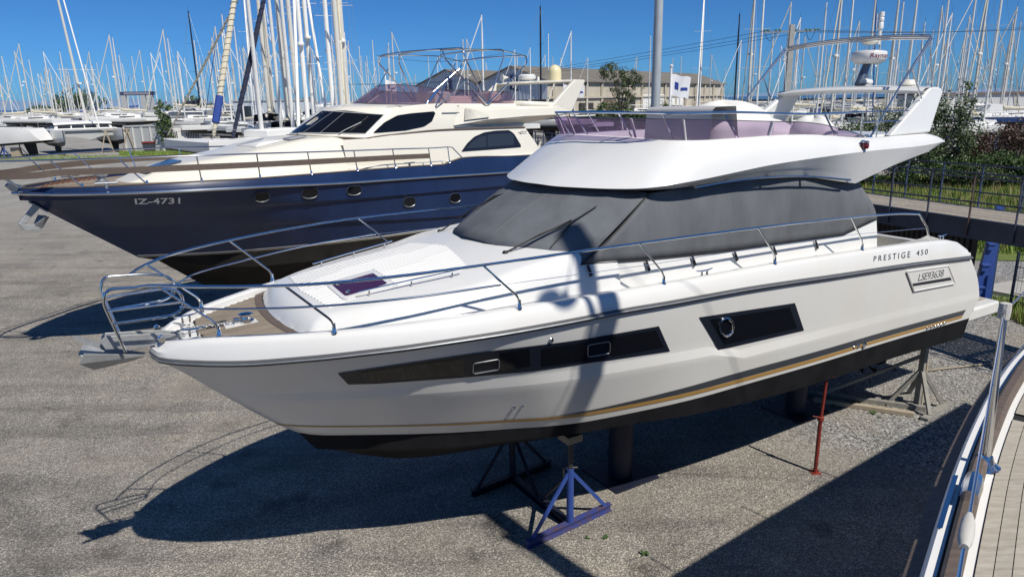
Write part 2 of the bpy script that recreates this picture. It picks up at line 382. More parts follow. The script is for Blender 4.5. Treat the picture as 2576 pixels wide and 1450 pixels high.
# bottom: boot top -> chine -> keel, with spray strakes
def botpt(r, t):
    g = tt(t); sB = .42+12.5*g
    a = hullpt(1, t)
    sC = .6+12.3*g; c = np.array([sC, -max(0, WB(sC)-.06), ZC(sC)])
    sK = .75+12.15*g; k = np.array([sK, 0, ZK(sK)])
    if r <= 1: return a*(1-r)+c*r
    q = r-1; p = c*(1-q)+k*q
    for c0 in (.34, .66):
        p[2] -= .035*max(0, 1-abs(q-c0)/.05)*smooth(.08, .25, t)
    return p
RS = [0, .5, 1, 1.001, 1.15, 1.29, 1.34, 1.345, 1.5, 1.61, 1.66, 1.665, 1.82, 2]
m = MB(); m.grid([[botpt(r, t) for t in TS] for r in RS]); m.mirror(); m.grid([[botpt(r, 1.), botpt(r, 1.)*[1,-1,1]] for r in RS])
m.build('antifouled_bottom', BLACKP, Y, smooth=25)
# rub rail: grey rubber strake with a steel capping, both sides
rub = [hullpt(0, t, .012) for t in TS]
for sg in (1, -1):
    P = [p*[1, sg, 1] for p in rub]
    m = MB()
    m.grid([[p+np.array([0,0,dz])-np.array([0, sg*o, 0]) for p in P] for dz, o in ((.035,-.02),(.028,.018),(0,.032),(-.028,.018),(-.035,-.02))])
    m.build('rub_rail', GREYRUB, Y)
    cap = [p+np.array([0,-sg*.034,.004]) for p in P]
    MB().tube(cap, .010, 6).build('steel_capping', STEEL, Y)
    for k in range(3, len(TS)-1, 1):
        pass
# stripes along the water line
def strip(q0, q1, ta, tb, off, n=70):
    ts = np.linspace(ta, tb, n); m = MB()
    m.grid([[hullpt(q0(t), t, off) for t in ts], [hullpt((q0(t)+q1(t))/2, t, off+.001) for t in ts], [hullpt(q1(t), t, off) for t in ts]]); m.mirror(); return m
qg = lambda t: .835+.085*smooth(.05, .75, t)
strip(lambda t: qg(t)-.0, lambda t: qg(t)+.02+.02*smooth(.2,.6,t), .01, .985, .006).build('gold_stripe', GOLD, Y)
strip(lambda t: qg(t)-.006-.075*smooth(.42,.68,t), lambda t: qg(t)-.008+.002*smooth(.4,.6,t), .40, .985, .006).build('grey_stripe', DGREY, Y)
# --- gunwale moulding
def gw(t, k):
    g = tt(t); s = -1.1+13.6*g; W = WR(s); b = ZBASE(s); r = ZR(s)
    o, z = [(0., r+.036), (.012, r+.09), (.045, b-.06), (.075, b-.015), (.11, b), (.20, b-.004), (.225, b-.02), (.235, b-.13)][k]
    sh = .35*smooth(.12, 0, t)
    ww = max(0, W-o*(1+sh))
    return np.array([s+(o*.9)*smooth(.06, 0, t), -ww, z])
m = MB(); m.grid([[gw(t, k) for t in TS] for k in range(8)]); m.mirror(); m.build('gunwale', GEL, Y, smooth=40)
def zdeck(s): return ZBASE(s)-.10
# --- deck sheet
ds = list(np.linspace(-.98, 10.15, 60))
m = MB(); m.grid([[(s, -max(0.02, WR(s)-.21)*f, zdeck(s)+.02*(1-f*f)) for f in np.linspace(1, -1, 9)] for s in ds]); m.build('deck', GELD, Y, smooth=40)
# --- coachroof as one moulded hump
ZTOP = pchip([(.2,4.02),(.5,4.10),(.9,4.19),(1.5,4.275),(2.3,4.38),(3.0,4.52),(4.4,4.66)])
WBASE = pchip([(.2,1.02),(.7,1.24),(1.4,1.47),(2.4,1.66),(3.8,1.70),(4.6,1.68)])
def roofz(s, y):
    a = abs(y); d = min((s-(.24+.12*a*a)), (WBASE(s)-a))
    if d <= 0: return zdeck(s)-.02
    e = min(1, d/.26); k = 1-(1-e)**2.6
    crown = .085*(a/1.2)**2
    return zdeck(s)+(ZTOP(s)-crown-zdeck(s))*k
gs = list(np.linspace(.2, 4.3, 84)); gy = list(np.linspace(-1, 1, 100))
m = MB(); m.grid([[(s, f*(WBASE(s)+.01), roofz(s, f*(WBASE(s)+.01))) for f in gy] for s in gs]); m.build('coachroof', GEL, Y, smooth=70)
# sun pad with moulded ribs
for k in range(19):
    y = -.84+k*.0935
    a, b = .62+.10*abs(y), 2.62-.18*abs(y)
    if -.5 < y+.5 < .0 and False: continue
    segs = [(a, b)]
    if -.95 < y < -.08: segs = [(a, .90), (1.55, b)]
    for (a, b) in segs:
        m = MB(); ss = np.linspace(a, b, 12)
        m.grid([[(s, y+dy, roofz(s, y+dy)+dz) for s in ss] for dy, dz in ((-.040,-.004),(-.032,.006),(.032,.006),(.040,-.004))]); m.build('sun_pad_rib', GELD, Y, smooth=50)
# roof hatch with purple pane
hq = [np.array(F.z(p, 4.24)) for p in ((845,716),(925,684),(955,697),(885,733))]
cx_, cy_ = 1.2, -.52
hm = thing_hatch = None
m = MB(); 
def rrect(hx, hy, r, n=5):
    P = []
    for (sx_, sy_, a0) in ((1,1,0),(-1,1,90),(-1,-1,180),(1,-1,270)):
        for k in range(n+1):
            a = radians(a0+90*k/n); P.append((sx_*(hx-r)+r*cos(a), sy_*(hy-r)+r*sin(a)))
    return P
def ringmesh(outer, inner, fz):
    m = MB(); m.grid([[fz(*p, 0) for p in outer], [fz(*p, .02) for p in outer], [fz(*p, .02) for p in inner], [fz(*p, .005) for p in inner]], cv=True); return m
fz = lambda x, y, dz: (cx_+x, cy_+y, roofz(cx_+x, cy_+y)+.004+dz)
hatch = ringmesh(rrect(.31,.31,.06), rrect(.265,.265,.05), fz).build('deck_hatch', GEL, Y)
m = MB(); P = rrect(.265,.265,.05); m.v = [fz(*p, .012) for p in P]+[fz(0,0,.016)]; n_ = len(P); m.f = [(i, (i+1) % n_, n_) for i in range(n_)]
m.build('pane', mat('purple_hatch_pane', (.055,.014,.048), .12, coat=.4), hatch)
for y in (-.17,.17): MB().lathe([(.03,0),(.03,.02),(.02,.03)], 10, fz(-.2,y,.012)).build('hinge', CHROME, hatch)
# coachroof grab rails
for sg in (1,-1):
    P = [(1.05+k*.124, -sg*(.90+.021*k), 0) for k in range(11)]
    P = [(p[0], p[1], roofz(p[0], p[1])+.075) for p in P]
    gr = MB().tube(P, .013, 8).build('grab_rail', CHROME, Y)
    for k in (1, 5, 9): MB().tube([P[k], (P[k][0], P[k][1], P[k][2]-.08)], .011, 6).build('post', CHROME, gr)
# --- teak planks on the foredeck
tk = thing('x', '', '') if False else None
pw = .052
def teak_front(y): return max(-.86+.55*abs(y)**1.3, -.86)
for k in range(-24, 25):
    y = k*pw
    a = next((s for s in np.arange(-.9, .8, .01) if WR(s)-.27 > abs(y)+.03 and s > -.60+.10*abs(y)), None)
    b = .24+.12*y*y-.03 if abs(y) < 1.03 else min(1.9, next((s for s in np.arange(.3, 2.4, .01) if WBASE(s) > abs(y)), .7)-.02)
    if a is None or b-a < .06: continue
    segs = [(a, b)]
    if -3 <= k <= -1: segs = [(a, -.30), (.06, b)]     # windlass well
    for a_, b_ in segs:
        if b_-a_ < .05: continue
        m = MB(); z = lambda s: zdeck(s)+.0225
        m.grid([[(s, y-.0235, z(s)-.004) for s in (a_, b_)], [(s, y-.0225, z(s)+.006) for s in (a_, b_)], [(s, y+.0225, z(s)+.006) for s in (a_, b_)], [(s, y+.0235, z(s)-.004) for s in (a_, b_)]]); m.build('teak_plank', TEAKF, Y, smooth=0)
m = MB(); m.grid([[(s, f*max(.02, min(WR(s)-.30, 1.35)), zdeck(s)+.0225) for f in (-1, -.5, 0, .5, 1)] for s in np.linspace(-.58, .6, 14)]); m.build('caulking', CAULK, Y)
# dark teak margin round the coachroof foot
P = [(.24+.12*y*y-.045, y) for y in np.linspace(-1.0, 1.0, 21)]
P = [(s, -WBASE(s)-.045) for s in np.linspace(1.7, .62, 9)]+P+[(s, WBASE(s)+.045) for s in np.linspace(.62, 1.7, 9)]
m = MB(); rows = [[], [], [], []]
for i, (s, y) in enumerate(P):
    a = Vector(P[max(0, i-1)]); b = Vector(P[min(len(P)-1, i+1)]); d = (b-a).normalized(); n = Vector((-d.y, d.x))
    for r, (o, dz) in enumerate(((-.045,.02),(-.045,.034),(.045,.034),(.045,.02))): rows[r].append((s+n.x*o, y+n.y*o, zdeck(s)+dz))
m.grid(rows); m.build('teak_margin', TEAKD, Y)
# windlass, its well, chain
m = MB().box((-.12, -.10, zdeck(0)+.012), (.38, .17, .03)); m.build('windlass_well', GEL, Y)
wl = MB().lathe([(.085,0),(.09,.03),(.06,.05),(.055,.075),(.085,.095),(.085,.11),(.05,.125),(.0,.128)], 18, (-.06,-.10,zdeck(0)+.02)).build('windlass', CHROME, Y)
MB().tube([(-.06,-.10,zdeck(0)+.06),(-.20,-.10,zdeck(0)+.055)], .04, 10).build('motor_nose', CHROME, wl)
def chain(pts, link, r, parent, mt, name='chain'):
    pts = [Vector(p) for p in pts]; d = [0]
    for a, b in zip(pts, pts[1:]): d.append(d[-1]+(b-a).length)
    n = int(d[-1]/link); m = MB()
    for k in range(n):
        x = (k+.5)*link; i = max(j for j in range(len(d)-1) if d[j] <= x); f = (x-d[i])/(d[i+1]-d[i]); c = pts[i].lerp(pts[i+1], f); t = (pts[i+1]-pts[i]).normalized()
        sd = t.cross(Vector((0,0,1))).normalized() if k % 2 else Vector((0,0,1))
        ring = [c+t*(cos(a)*link*.72)+sd*(sin(a)*link*.42) for a in np.linspace(0, 2*pi, 8, endpoint=False)]
        m.tube(ring, r, 4, closed=True)
    o = m.build(name, mt, parent); o['kind'] = 'stuff'; return o
chain([(-.22,-.10,zdeck(0)+.05),(-.5,-.07,zdeck(0)+.055),(-.72,-.03,zdeck(0)+.05),(-.92,0,3.83)], .032, .006, Y, GALV)
for (x, y) in ((-.66,-.30),(-.66,.30)):
    c = MB().tube([(x-.13,y*.92,3.965),(x-.05,y*.97,3.955),(x+.05,y*1.03,3.955),(x+.13,y*1.08,3.965)], [.008,.013,.013,.008], 8).build('bow_cleat', CHROME, Y)
    for dx in (-.04,.04): MB().tube([(x+dx,y*(1+dx*.4),3.87),(x+dx,y*(1+dx*.4),3.957)], .012, 8).build('post', CHROME, c)
for (s, wv) in ((5.55,1.93),(11.75,1.80)):
    for sg in (-1, 1):
        y = sg*wv; z = ZBASE(s)
        c = MB().tube([(s-.15,y,z+.075),(s-.05,y,z+.06),(s+.05,y,z+.06),(s+.15,y,z+.075)], [.008,.014,.014,.008], 8).build('cleat', CHROME, Y)
        for dx in (-.05,.05): MB().tube([(s+dx,y,z-.02),(s+dx,y,z+.065)], [.02,.012], 8).build('post', CHROME, c)
# --- anchor on its roller
anc = MB()
anc.prism([(-1.50,-.035,3.90),(-.80,-.02,3.86),(-.78,-.02,3.82),(-1.1,-.035,3.80),(-1.52,-.035,3.83)], (0,.07,0))
an = anc.build('anchor', GALV, Y, smooth=0, bevel=.008)
m = MB().prism([(-1.66,-.02,3.60),(-1.78,-.16,3.74),(-1.72,-.17,3.83),(-1.15,-.04,3.66),(-1.30,-.01,3.62)], (.0,.0,.02)); m.mirror(); m.build('fluke', GALV, an, smooth=0)
MB().prism([(-1.80,-.012,3.98),(-1.76,-.012,4.0),(-1.5,-.012,3.86),(-1.54,-.012,3.80)], (0,.024,0)).build('tip_bar', GALV, an, smooth=0)
m = MB()
for y in (-.075,.055): m.prism([(-1.56,y,3.92),(-1.50,y,3.97),(-.95,y,3.90),(-.72,y,3.83),(-.75,y,3.80),(-1.15,y,3.77),(-1.52,y,3.82)], (0,.02,0))
br = m.build('bow_roller', GALV, Y, smooth=0, bevel=.004)
MB().lathe([(.03,-.055),(.03,.055)], 12, (-1.48,0,3.86), 'y').build('roller', RUBBER, br)
for y in (-.22,.22): MB().lathe([(.0,-.05),(.035,-.05),(.04,.0),(.035,.05),(0,.05)], 10, (-.98,y,3.88), 'y').build('fairlead', CHROME, Y)
# --- pulpit and side rails
def rail(pts, r, name, par, n=8): return MB().tube(pts, r, n).build(name, CHROME, par)
def fillet(P, r=.07, k=5):
    P = [Vector(p) for p in P]; out = [P[0]]
    for a, b, c in zip(P, P[1:], P[2:]):
        u = (a-b); v = (c-b); rr = min(r, u.length*.49, v.length*.49); p0 = b+u.normalized()*rr; p1 = b+v.normalized()*rr
        for i in range(k+1):
            t = i/k; out.append(p0*(1-t)**2+b*2*t*(1-t)+p1*t*t)
    out.append(P[-1]); return out
for sg in (1, -1):
    y = -sg*.33
    lp = rail(fillet([(-1.34,y*.62,3.80),(-1.37,y*.7,3.94),(-1.47,y,4.40),(-1.42,y,4.535),(-.98,y*1.06,4.50),(-.73,y*1.12,4.42),(-.73,y*1.15,4.22),(-.86,y*1.1,4.16),(-1.41,y*.92,4.155)], .12, 6), .0165, 'pulpit', Y, 10)
    rail([(-1.44,y*.97,4.30),(-.74,y*1.14,4.30)], .0145, 'step_bar', lp)
    top = [(-1.17,y*1.04,4.515),(-1.0,-sg*.55,4.56),(-.62,-sg*.98,4.58),(.13,-sg*1.48,4.585),(1.0,-sg*1.80,4.60),(2.1,-sg*1.98,4.62),(3.6,-sg*2.03,4.62),(5.2,-sg*2.04,4.60),(6.7,-sg*2.03,4.565),(8.5,-sg*2.0,4.50),(9.9,-sg*1.96,4.42),(10.65,-sg*1.93,4.34)]
    mt_ = [(-.76,y*1.13,4.25),(-.45,-sg*.92,4.30),(.38,-sg*1.43,4.31),(1.3,-sg*1.78,4.335),(2.35,-sg*1.93,4.35)]
    def sm(P, n=6):
        P = [np.array(p) for p in P]; P = [2*P[0]-P[1]]+P+[2*P[-1]-P[-2]]; out = []
        for i in range(1, len(P)-2):
            for k in range(n):
                t = k/n; out.append(.5*((2*P[i])+(-P[i-1]+P[i+1])*t+(2*P[i-1]-5*P[i]+4*P[i+1]-P[i+2])*t*t+(-P[i-1]+3*P[i]-3*P[i+1]+P[i+2])*t**3))
        out.append(P[-2]); return out
    rl = rail(sm(top)+[(11.0,-sg*1.90,4.08),(11.22,-sg*1.87,3.80)], .0165, 'side_rail', Y, 10)
    rail(sm(mt_), .0125, 'mid_rail', Y)
    tops = {-.44: (-.97,.60,4.563), .60: (.11,1.47,4.583), 2.59: (2.1,1.98,4.62), 4.77: (4.28,2.035,4.612), 6.91: (6.45,2.03,4.573), 9.06: (8.62,2.0,4.495)}
    bw = {-.44: .61, .60: 1.37, 2.59: 1.93, 4.77: 1.97, 6.91: 1.99, 9.06: 1.96}
    for sb, (ts_, tw, tz) in tops.items():
        zb = ZBASE(sb); b = bw[sb]
        st = rail(fillet([(sb,-sg*b,zb-.01),(sb-.01,-sg*(b+.004),zb+.13),(ts_,-sg*tw,tz)], .10, 5), .0135, 'stanchion', Y)
        MB().lathe([(.034,0),(.034,.012),(.024,.03),(.018,.11)], 10, (sb,-sg*b,zb-.008)).build('socket', CHROME, st)
    wire = [(2.35,-sg*1.93,4.35),(4.55,-sg*1.99,4.30),(6.68,-sg*2.0,4.27),(8.85,-sg*1.97,4.2),(11.08,-sg*1.89,4.05)]
    MB().tube(wire, .004, 5).build('lifeline', CHROME, Y)
# --- cabin side and canvas covers
BOT = [(2.9,0,4.55),(2.98,.45,4.53),(3.12,.8,4.47),(3.4,1.25,4.4),(3.72,1.58,4.33),(4.71,1.6,4.26),(5.58,1.6,4.21),(6.42,1.6,4.17),(7.15,1.6,4.15),(8.16,1.6,4.12),(9.05,1.6,4.10),(10.03,1.57,4.27)]
TOP = [(4.25,0,5.22),(4.28,.45,5.21),(4.38,.8,5.2),(4.6,1.2,5.18),(4.89,1.5,5.12),(5.61,1.54,5.15),(6.2,1.55,5.18),(6.8,1.55,5.19),(7.3,1.55,5.18),(8.0,1.55,5.13),(9.06,1.54,5.0),(9.5,1.52,4.9)]
def cov(i0, i1, sg, bul, n=7, sub=4):
    cols = []
    idx = np.linspace(i0, i1, (i1-i0)*sub+1)
    rng_ = random.Random(5)
    for x in idx:
        i = min(int(x), i1-1); f = x-i
        a = np.array(BOT[i])*(1-f)+np.array(BOT[i+1])*f; b = np.array(TOP[i])*(1-f)+np.array(TOP[i+1])*f
        col = []
        for k in range(n+1):
            t = k/n; p = a*(1-t)+b*t; e = bul*sin(pi*t)
            if i0 >= 4: p[1] += e+.006*sin(x*7)*sin(pi*t)+.012*sin(x*1.9+t*3)*sin(pi*t)
            else:
                ang = atan2(p[1], 1.4); p[0] -= e*cos(ang); p[1] += e*sin(ang)
            p[1] *= -sg; col.append(p)
        cols.append(col)
    return cols
m = MB(); c1 = cov(0, 4, 1, .07); c2 = cov(0, 4, -1, .07); m.grid(list(reversed(c1))+c2[1:]); m.build('windscreen_cover', CANVAS, Y, smooth=70, solid=-.006)
for sg in (1, -1):
    m = MB(); m.grid(cov(4, 11, sg, .05, 8, 5)); sc_ = m.build('side_cover', CANVAS, Y, smooth=70, solid=.006*-sg)
    hm_ = [c[0] for c in cov(4, 11, sg, .05, 8, 5)]; MB().tube([np.array(p)+[0,-sg*.006,.004] for p in hm_], .011, 5).build('hem', RUBBER, sc_)
    # overlap seam at the pillar
    c = cov(4, 5, sg, .05, 8, 5)[0]; MB().tube([np.array(p)+[0, -sg*.012, 0] for p in c], .014, 5).build('seam_flap', RUBBER, sc_)
    # aft return of the canvas
    m = MB(); A, B = np.array(BOT[-1])*[1,-sg,1], np.array(TOP[-1])*[1,-sg,1]
    m.grid([[A*(1-t)+B*t+np.array([.0+.02*sin(t*9), 0, 0]) for t in np.linspace(0,1,9)], [A*(1-t)+B*t+np.array([.10+.04*sin(t*11+1), sg*.35, .02*sin(t*8)]) for t in np.linspace(0,1,9)]]); m.build('canvas_return', CANVAS, sc_, smooth=70)
    m = MB(); bb = [np.array(p) for p in BOT[3:]]
    m.grid([[(p[0], -sg*(p[1]+.06), zdeck(p[0])-.02) for p in bb], [(p[0], -sg*(p[1]+.03), (zdeck(p[0])+p[2])/2) for p in bb], [(p[0], -sg*(p[1]-.012), p[2]+.015) for p in bb]]); m.build('cabin_side', GEL, Y, smooth=50)
    # straps under the cover
    for s in (3.78, 4.75, 5.6, 6.45, 7.3, 8.3):
        i = min(range(len(BOT)), key=lambda k: abs(BOT[k][0]-s)); zb = np.interp(s, [b[0] for b in BOT[4:]], [b[2] for b in BOT[4:]])
        MB().prism([(s, -sg*1.625, zb), (s+.035, -sg*1.625, zb), (s+.075, -sg*1.66, zb-.13), (s+.03, -sg*1.66, zb-.15)], (0, -sg*.008, 0)).build('strap', RUBBER, Y, smooth=0)
# wind-screen panel seams
for yy, fr in ((-.45, .02), (.45, .02)):
    k = 1
    a = np.array(BOT[1]); b = np.array(TOP[1]); pts = []
    for t in np.linspace(.02, .98, 9):
        p = a*(1-t)+b*t; p[0] -= .076*sin(pi*t)+.003; p[1] *= np.sign(yy); pts.append(p)
    MB().tube(pts, .005, 4).build('seam', mat('pale_seam', (.22,.21,.2), .8), Y)
# aft bulkhead + interior block so that the house is not hollow
m = MB().grid([[(9.35, -1.5, 3.4), (9.35, 1.5, 3.4)], [(9.35, -1.5, 5.1), (9.35, 1.5, 5.1)]]); m.build('saloon_door', SMOKE, Y, solid=.02)
# wipers
def wiper(base, elbow, tip_a, tip_b):
    o = MB().tube([base, np.array(base)*.5+np.array(elbow)*.5+[0,0,.03], elbow], .011, 6).build('wiper', RUBBER, Y)
    MB().tube([np.array(base)+[.02,.05,.0], np.array(elbow)+[0,.03,.01]], .008, 6).build('link_arm', RUBBER, o)
    MB().tube([tip_a, elbow, tip_b], [.008,.013,.008], 6).build('blade', RUBBER, o)
    MB().lathe([(.05,0),(.045,.06),(.03,.09)], 10, (base[0], base[1], base[2]-.06)).build('spindle', RUBBER, o)
def on_cover(p, off=.03):
    o, d = F.r(p); h, n, i, _ = CBVH.ray_cast(Vector(o), Vector(d).normalized())
    if h is None: return None
    if n.dot(Vector(d)) > 0: n = -n
    return np.array(h+n*off)
cb = MB(); cb.grid(list(reversed(c1))+c2[1:]); CBVH = BVHTree.FromPolygons([Vector(v) for v in cb.v], cb.f)
zc = lambda x, y: zz(2000, 500, x, y)
wiper((3.0,-.95,4.46), on_cover(zc(620,960),.05), on_cover(zc(855,800),.04), on_cover(zc(400,1210),.04))
e_ = np.array(on_cover(zc(620,960),.05))*[1,-1,1]
wiper((3.0,.95,4.46), (3.75,.55,4.97), (4.1,.25,5.1), (3.45,.9,4.72))
# --- flybridge moulding
KN = [(3.92,0,5.21),(3.95,.3,5.21),(4.03,.6,5.2),(4.22,1.0,5.2),(4.45,1.33,5.2),(4.75,1.6,5.21),(5.15,1.76,5.25),(5.6,1.82,5.29),(6.2,1.85,5.345),(6.9,1.86,5.4),(7.9,1.86,5.44),(9.1,1.85,5.47),(10.5,1.82,5.475),(11.35,1.76,5.50),(11.62,1.68,5.505)]
TE = [(5.25,0,5.80),(5.25,.3,5.80),(5.27,.6,5.80),(5.30,.95,5.79),(5.36,1.2,5.78),(5.48,1.38,5.775),(5.72,1.5,5.77),(6.05,1.57,5.77),(6.5,1.62,5.775),(7.0,1.64,5.78),(7.9,1.66,5.765),(9.2,1.66,5.67),(10.5,1.66,5.66),(11.2,1.63,5.645),(11.60,1.66,5.51)]
LO = [(4.45,0,5.13),(4.47,.3,5.13),(4.52,.6,5.13),(4.64,.95,5.13),(4.8,1.25,5.13),(5.05,1.45,5.14),(5.3,1.53,5.15),(5.6,1.56,5.165),(6.2,1.58,5.19),(6.9,1.6,5.19),(8.0,1.62,5.13),(9.1,1.70,4.955),(10.04,1.76,5.2),(11.0,1.75,5.36),(11.6,1.67,5.48)]
def spl(P, n=5):
    P = [np.array(p, float) for p in P]; Q = [2*P[0]-P[1]]+P+[2*P[-1]-P[-2]]; out = []
    for i in range(1, len(Q)-2):
        for k in range(n):
            t = k/n; out.append(.5*((2*Q[i])+(-Q[i-1]+Q[i+1])*t+(2*Q[i-1]-5*Q[i]+4*Q[i+1]-Q[i+2])*t*t+(-Q[i-1]+3*Q[i]-3*Q[i+1]+Q[i+2])*t**3))
    out.append(P[-1]); return out
def refl(P): 
    P = [np.array(p, float) for p in P]; return [[P[1][0], -P[1][1], P[1][2]]]+P   # mirrored neighbour for a round nose
def half(P, n=5):
    Q = [np.array([P[1][0], -P[1][1], P[1][2]])]+[np.array(p, float) for p in P]
    o = spl(Q, n)[n:]; o[0][1] = 0.; return o
kn, te = half(KN), half(TE)
lo = [np.array(LO[i])*(1-f)+np.array(LO[i+1])*f for i in range(len(LO)-1) for f in (0,.2,.4,.6,.8)]+[np.array(LO[-1], float)]
for a in (kn, te, lo):
    for p in a: p[1] = -p[1]
# lower wing has a sharp aft-pointing edge: linear between its outline points there
rows = []
for k, (a, b) in enumerate(zip(kn, te)):
    col = []
    lip = a+np.array([0, 0, -.02])
    for t in np.linspace(0, 1, 9):
        p = a*(1-t)+b*t
        bulge = .03*sin(pi*t)*smooth(.0, .5, hypot(b[0]-a[0], b[1]-a[1]))+.018*sin(pi*t)
        n = np.array([-.5 if k < 26 else 0, -1 if k > 14 else -.3, .8]); n = n/np.linalg.norm(n)
        q_ = p+n*bulge*smooth(12, 34, k)
        if k == 0: q_[1] = 0.
        col.append(q_)
    rows.append(col)
inn = [np.array([b[0]+(.08 if k < 26 else 0), min(0, b[1]+.09), b[2]-.012]) for k, b in enumerate(te)]
flo = [np.array([b[0]+(.14 if k < 26 else 0), min(0, b[1]+.16), 5.40]) for k, b in enumerate(te)]
rows = [r+[i, f] for r, i, f in zip(rows, inn, flo)]
m = MB(); m.grid(rows); m.mirror(); m.build('flybridge', GEL, Y, smooth=38)
m = MB(); m.grid([[l*(1-t)+a*t for t in (0, .5, 1)] for l, a in zip(lo, kn)]); m.mirror(); m.build('flybridge_underside', GEL, Y, smooth=38)
m = MB(); m.grid([[p*[1,f,1] for f in (1,.5,0,-.5,-1)] for p in lo if True]); m.build('soffit', GEL, Y)
m = MB(); m.grid([[p*[1,f,1] for f in (1,.5,0,-.5,-1)] for p in flo]); m.build('flybridge_floor', GELD, Y)
# aft edge between the two wings
m = MB(); m.grid([[kn[-1], kn[-1]*[1,-1,1]], [flo[-1]*[1,1,1], flo[-1]*[1,-1,1]]]); m.build('edge_panel', GEL, Y, solid=.03)
# steel grab rail over the side cover
P = [(5.55,-1.70,5.165),(6.2,-1.72,5.20),(7.0,-1.73,5.205),(7.9,-1.73,5.15),(8.9,-1.74,5.03)]
for sg in (1,-1):
    g = MB().tube([np.array(p)*[1,sg,1] for p in spl(P, 4)], .016, 8).build('handrail', CHROME, Y)
    for p in P: MB().bar(np.array(p)*[1,sg,1], (p[0], sg*(abs(p[1])-.14)*-1, p[2]+.02), .05, .02).build('bracket', CHROME, g)
# tinted windscreen: front and two sides, mullions between them
ZS = pchip([(5.2,.27),(5.5,.28),(6.9,.205),(8.2,.15),(9.3,.012)])
scr = [p for p in te if p[0] < 9.35]
m = MB()
def top_(b): return b+np.array([-.12*smooth(6.4, 5.3, b[0]), -.05*abs(b[1])/1.6, ZS(b[0])])
foot = [b+np.array([.03, .03*(abs(b[1])/1.6), .004]) for b in scr]
m.grid([[f*(1-t)+top_(f)*t for t in np.linspace(0,1,4)] for f in foot]); m.mirror()
fs = m.build('flybridge_windscreen', PURPLE, Y, smooth=60)
for k in (27, 12, 45):
    for sg in (1,-1):
        if k < len(foot): MB().bar(foot[k]*[1,sg,1]+[.012,0,0], top_(foot[k])*[1,sg,1]+[.012,0,-.01], .05, .012, up=(1,0,0)).build('mullion', WHITEP, fs)
MB().tube([top_(f) for f in foot], .006, 5).build('top_edge', DGREY, fs); MB().tube([top_(f)*[1,-1,1] for f in foot], .006, 5).build('top_edge', DGREY, fs)
# rail round the flybridge
R = [(9.30,-1.56,6.06),(8.0,-1.56,6.06),(6.5,-1.54,6.12),(5.6,-1.43,6.13),(5.25,-1.15,6.14),(5.13,-.6,6.145),(5.11,0,6.145)]
R = R+[(a,-b,c) for a,b,c in reversed(R[:-1])]
fr = MB().tube(spl(R, 5), .017, 10).build('flybridge_rail', CHROME, Y)
for sg in (1,-1):
    for (a, b) in (((5.14,.55,6.14),(5.42,.52,5.80)),((5.33,1.25,6.13),(5.58,1.20,5.79)),((6.20,1.54,6.10),(6.46,1.55,5.77)),((8.35,1.56,6.055),(8.62,1.58,5.73))):
        MB().tube([np.array(a)*[1,-sg,1], np.array(b)*[1,-sg,1]], .014, 8).build('post', CHROME, fr)
    for z in (6.06, 5.90):
        MB().tube([(9.3,-sg*1.56,z),(10.6,-sg*1.55,z-.01)], .013, 8).build('guard_rail', CHROME, fr)
    for s in (9.32, 9.75): MB().tube([(s,-sg*1.56,6.06),(s,-sg*1.56,5.64)], .013, 8).build('post', CHROME, fr)
# arch: two swept legs and a cross beam
for sg in (1,-1):
    leg = [(10.05,5.655),(11.24,5.665),(11.66,6.34),(11.62,6.41),(11.50,6.435),(11.28,6.43),(10.92,6.20)]
    m = MB(); cz = lambda z: 1.62-.14*(z-5.65)
    m.v = [(s, -sg*cz(z), z) for s, z in leg]+[(s+.02, -sg*(cz(z)-.13), z) for s, z in leg]; n_ = len(leg)
    m.f = [tuple(range(n_)), tuple(reversed(range(n_, 2*n_)))]+[(i, (i+1) % n_, n_+(i+1) % n_, n_+i) for i in range(n_)]
    m.build('arch_leg', GEL, Y, bevel=.03, smooth=50)
m = MB()
for y in np.linspace(-1.46, 1.46, 17): pass
prof = [(11.05,.0),(11.12,.05),(11.45,.075),(11.66,.03),(11.66,-.03),(11.4,-.055),(11.12,-.05)]
m.grid([[(s-.10*(1-(y/1.46)**2), y, 6.365+dz+.05*(1-(y/1.46)**2)) for s, dz in prof] for y in np.linspace(-1.5, 1.5, 19)], cv=True); m.build('arch_beam', GEL, Y, smooth=45)
# radar on a raked steel post
rm = MB().tube([(11.50,0,6.44),(11.72,0,6.90)], [.085,.07], 14).build('radar_post', mat('blue_grey_post', (.10,.13,.19), .3, metal=.4), Y)
rd = MB().lathe([(0,-.13),(.20,-.13),(.27,-.10),(.315,-.03),(.315,.06),(.30,.09),(.20,.115),(0,.12)], 36, (11.75,0,7.02)).build('radar_dome', GEL, Y, smooth=45)
V, Fc = text_mesh('Raymarine', 1.0, .12, .012)
RC = np.array([11.75,0,7.02]); a0 = None
m = MB(); 
cl = F.loc([0,0,CAM_H]); va = atan2(cl[1]-RC[1], cl[0]-RC[0])
m.v = [(RC[0]+.3168*cos(va+.05+(x)*1.75), RC[1]+.3168*sin(va+.05+(x)*1.75), RC[2]-.055+.105*y) for x, y in V]; m.f = Fc
m.build('lettering', REDT, rd, smooth=0)
MB().tube([(11.75,0,7.14),(11.75,0,7.24)], .05, 12).build('mast_stub', CHROME, Y)
MB().lathe([(0,0),(.10,.0),(.14,.04),(.14,.08),(.10,.11),(.04,.14),(0,.14)], 20, (11.72,0,7.24)).build('gps_dome', CREAM, Y)
al = MB().lathe([(.03,-.28),(.03,-.02),(.055,0),(.055,.10),(.045,.115),(.055,.13),(.055,.19),(.045,.205),(.055,.22),(.05,.30),(0,.305)], 14, (11.85,-.10,7.52)).build('masthead_light', GEL, Y)
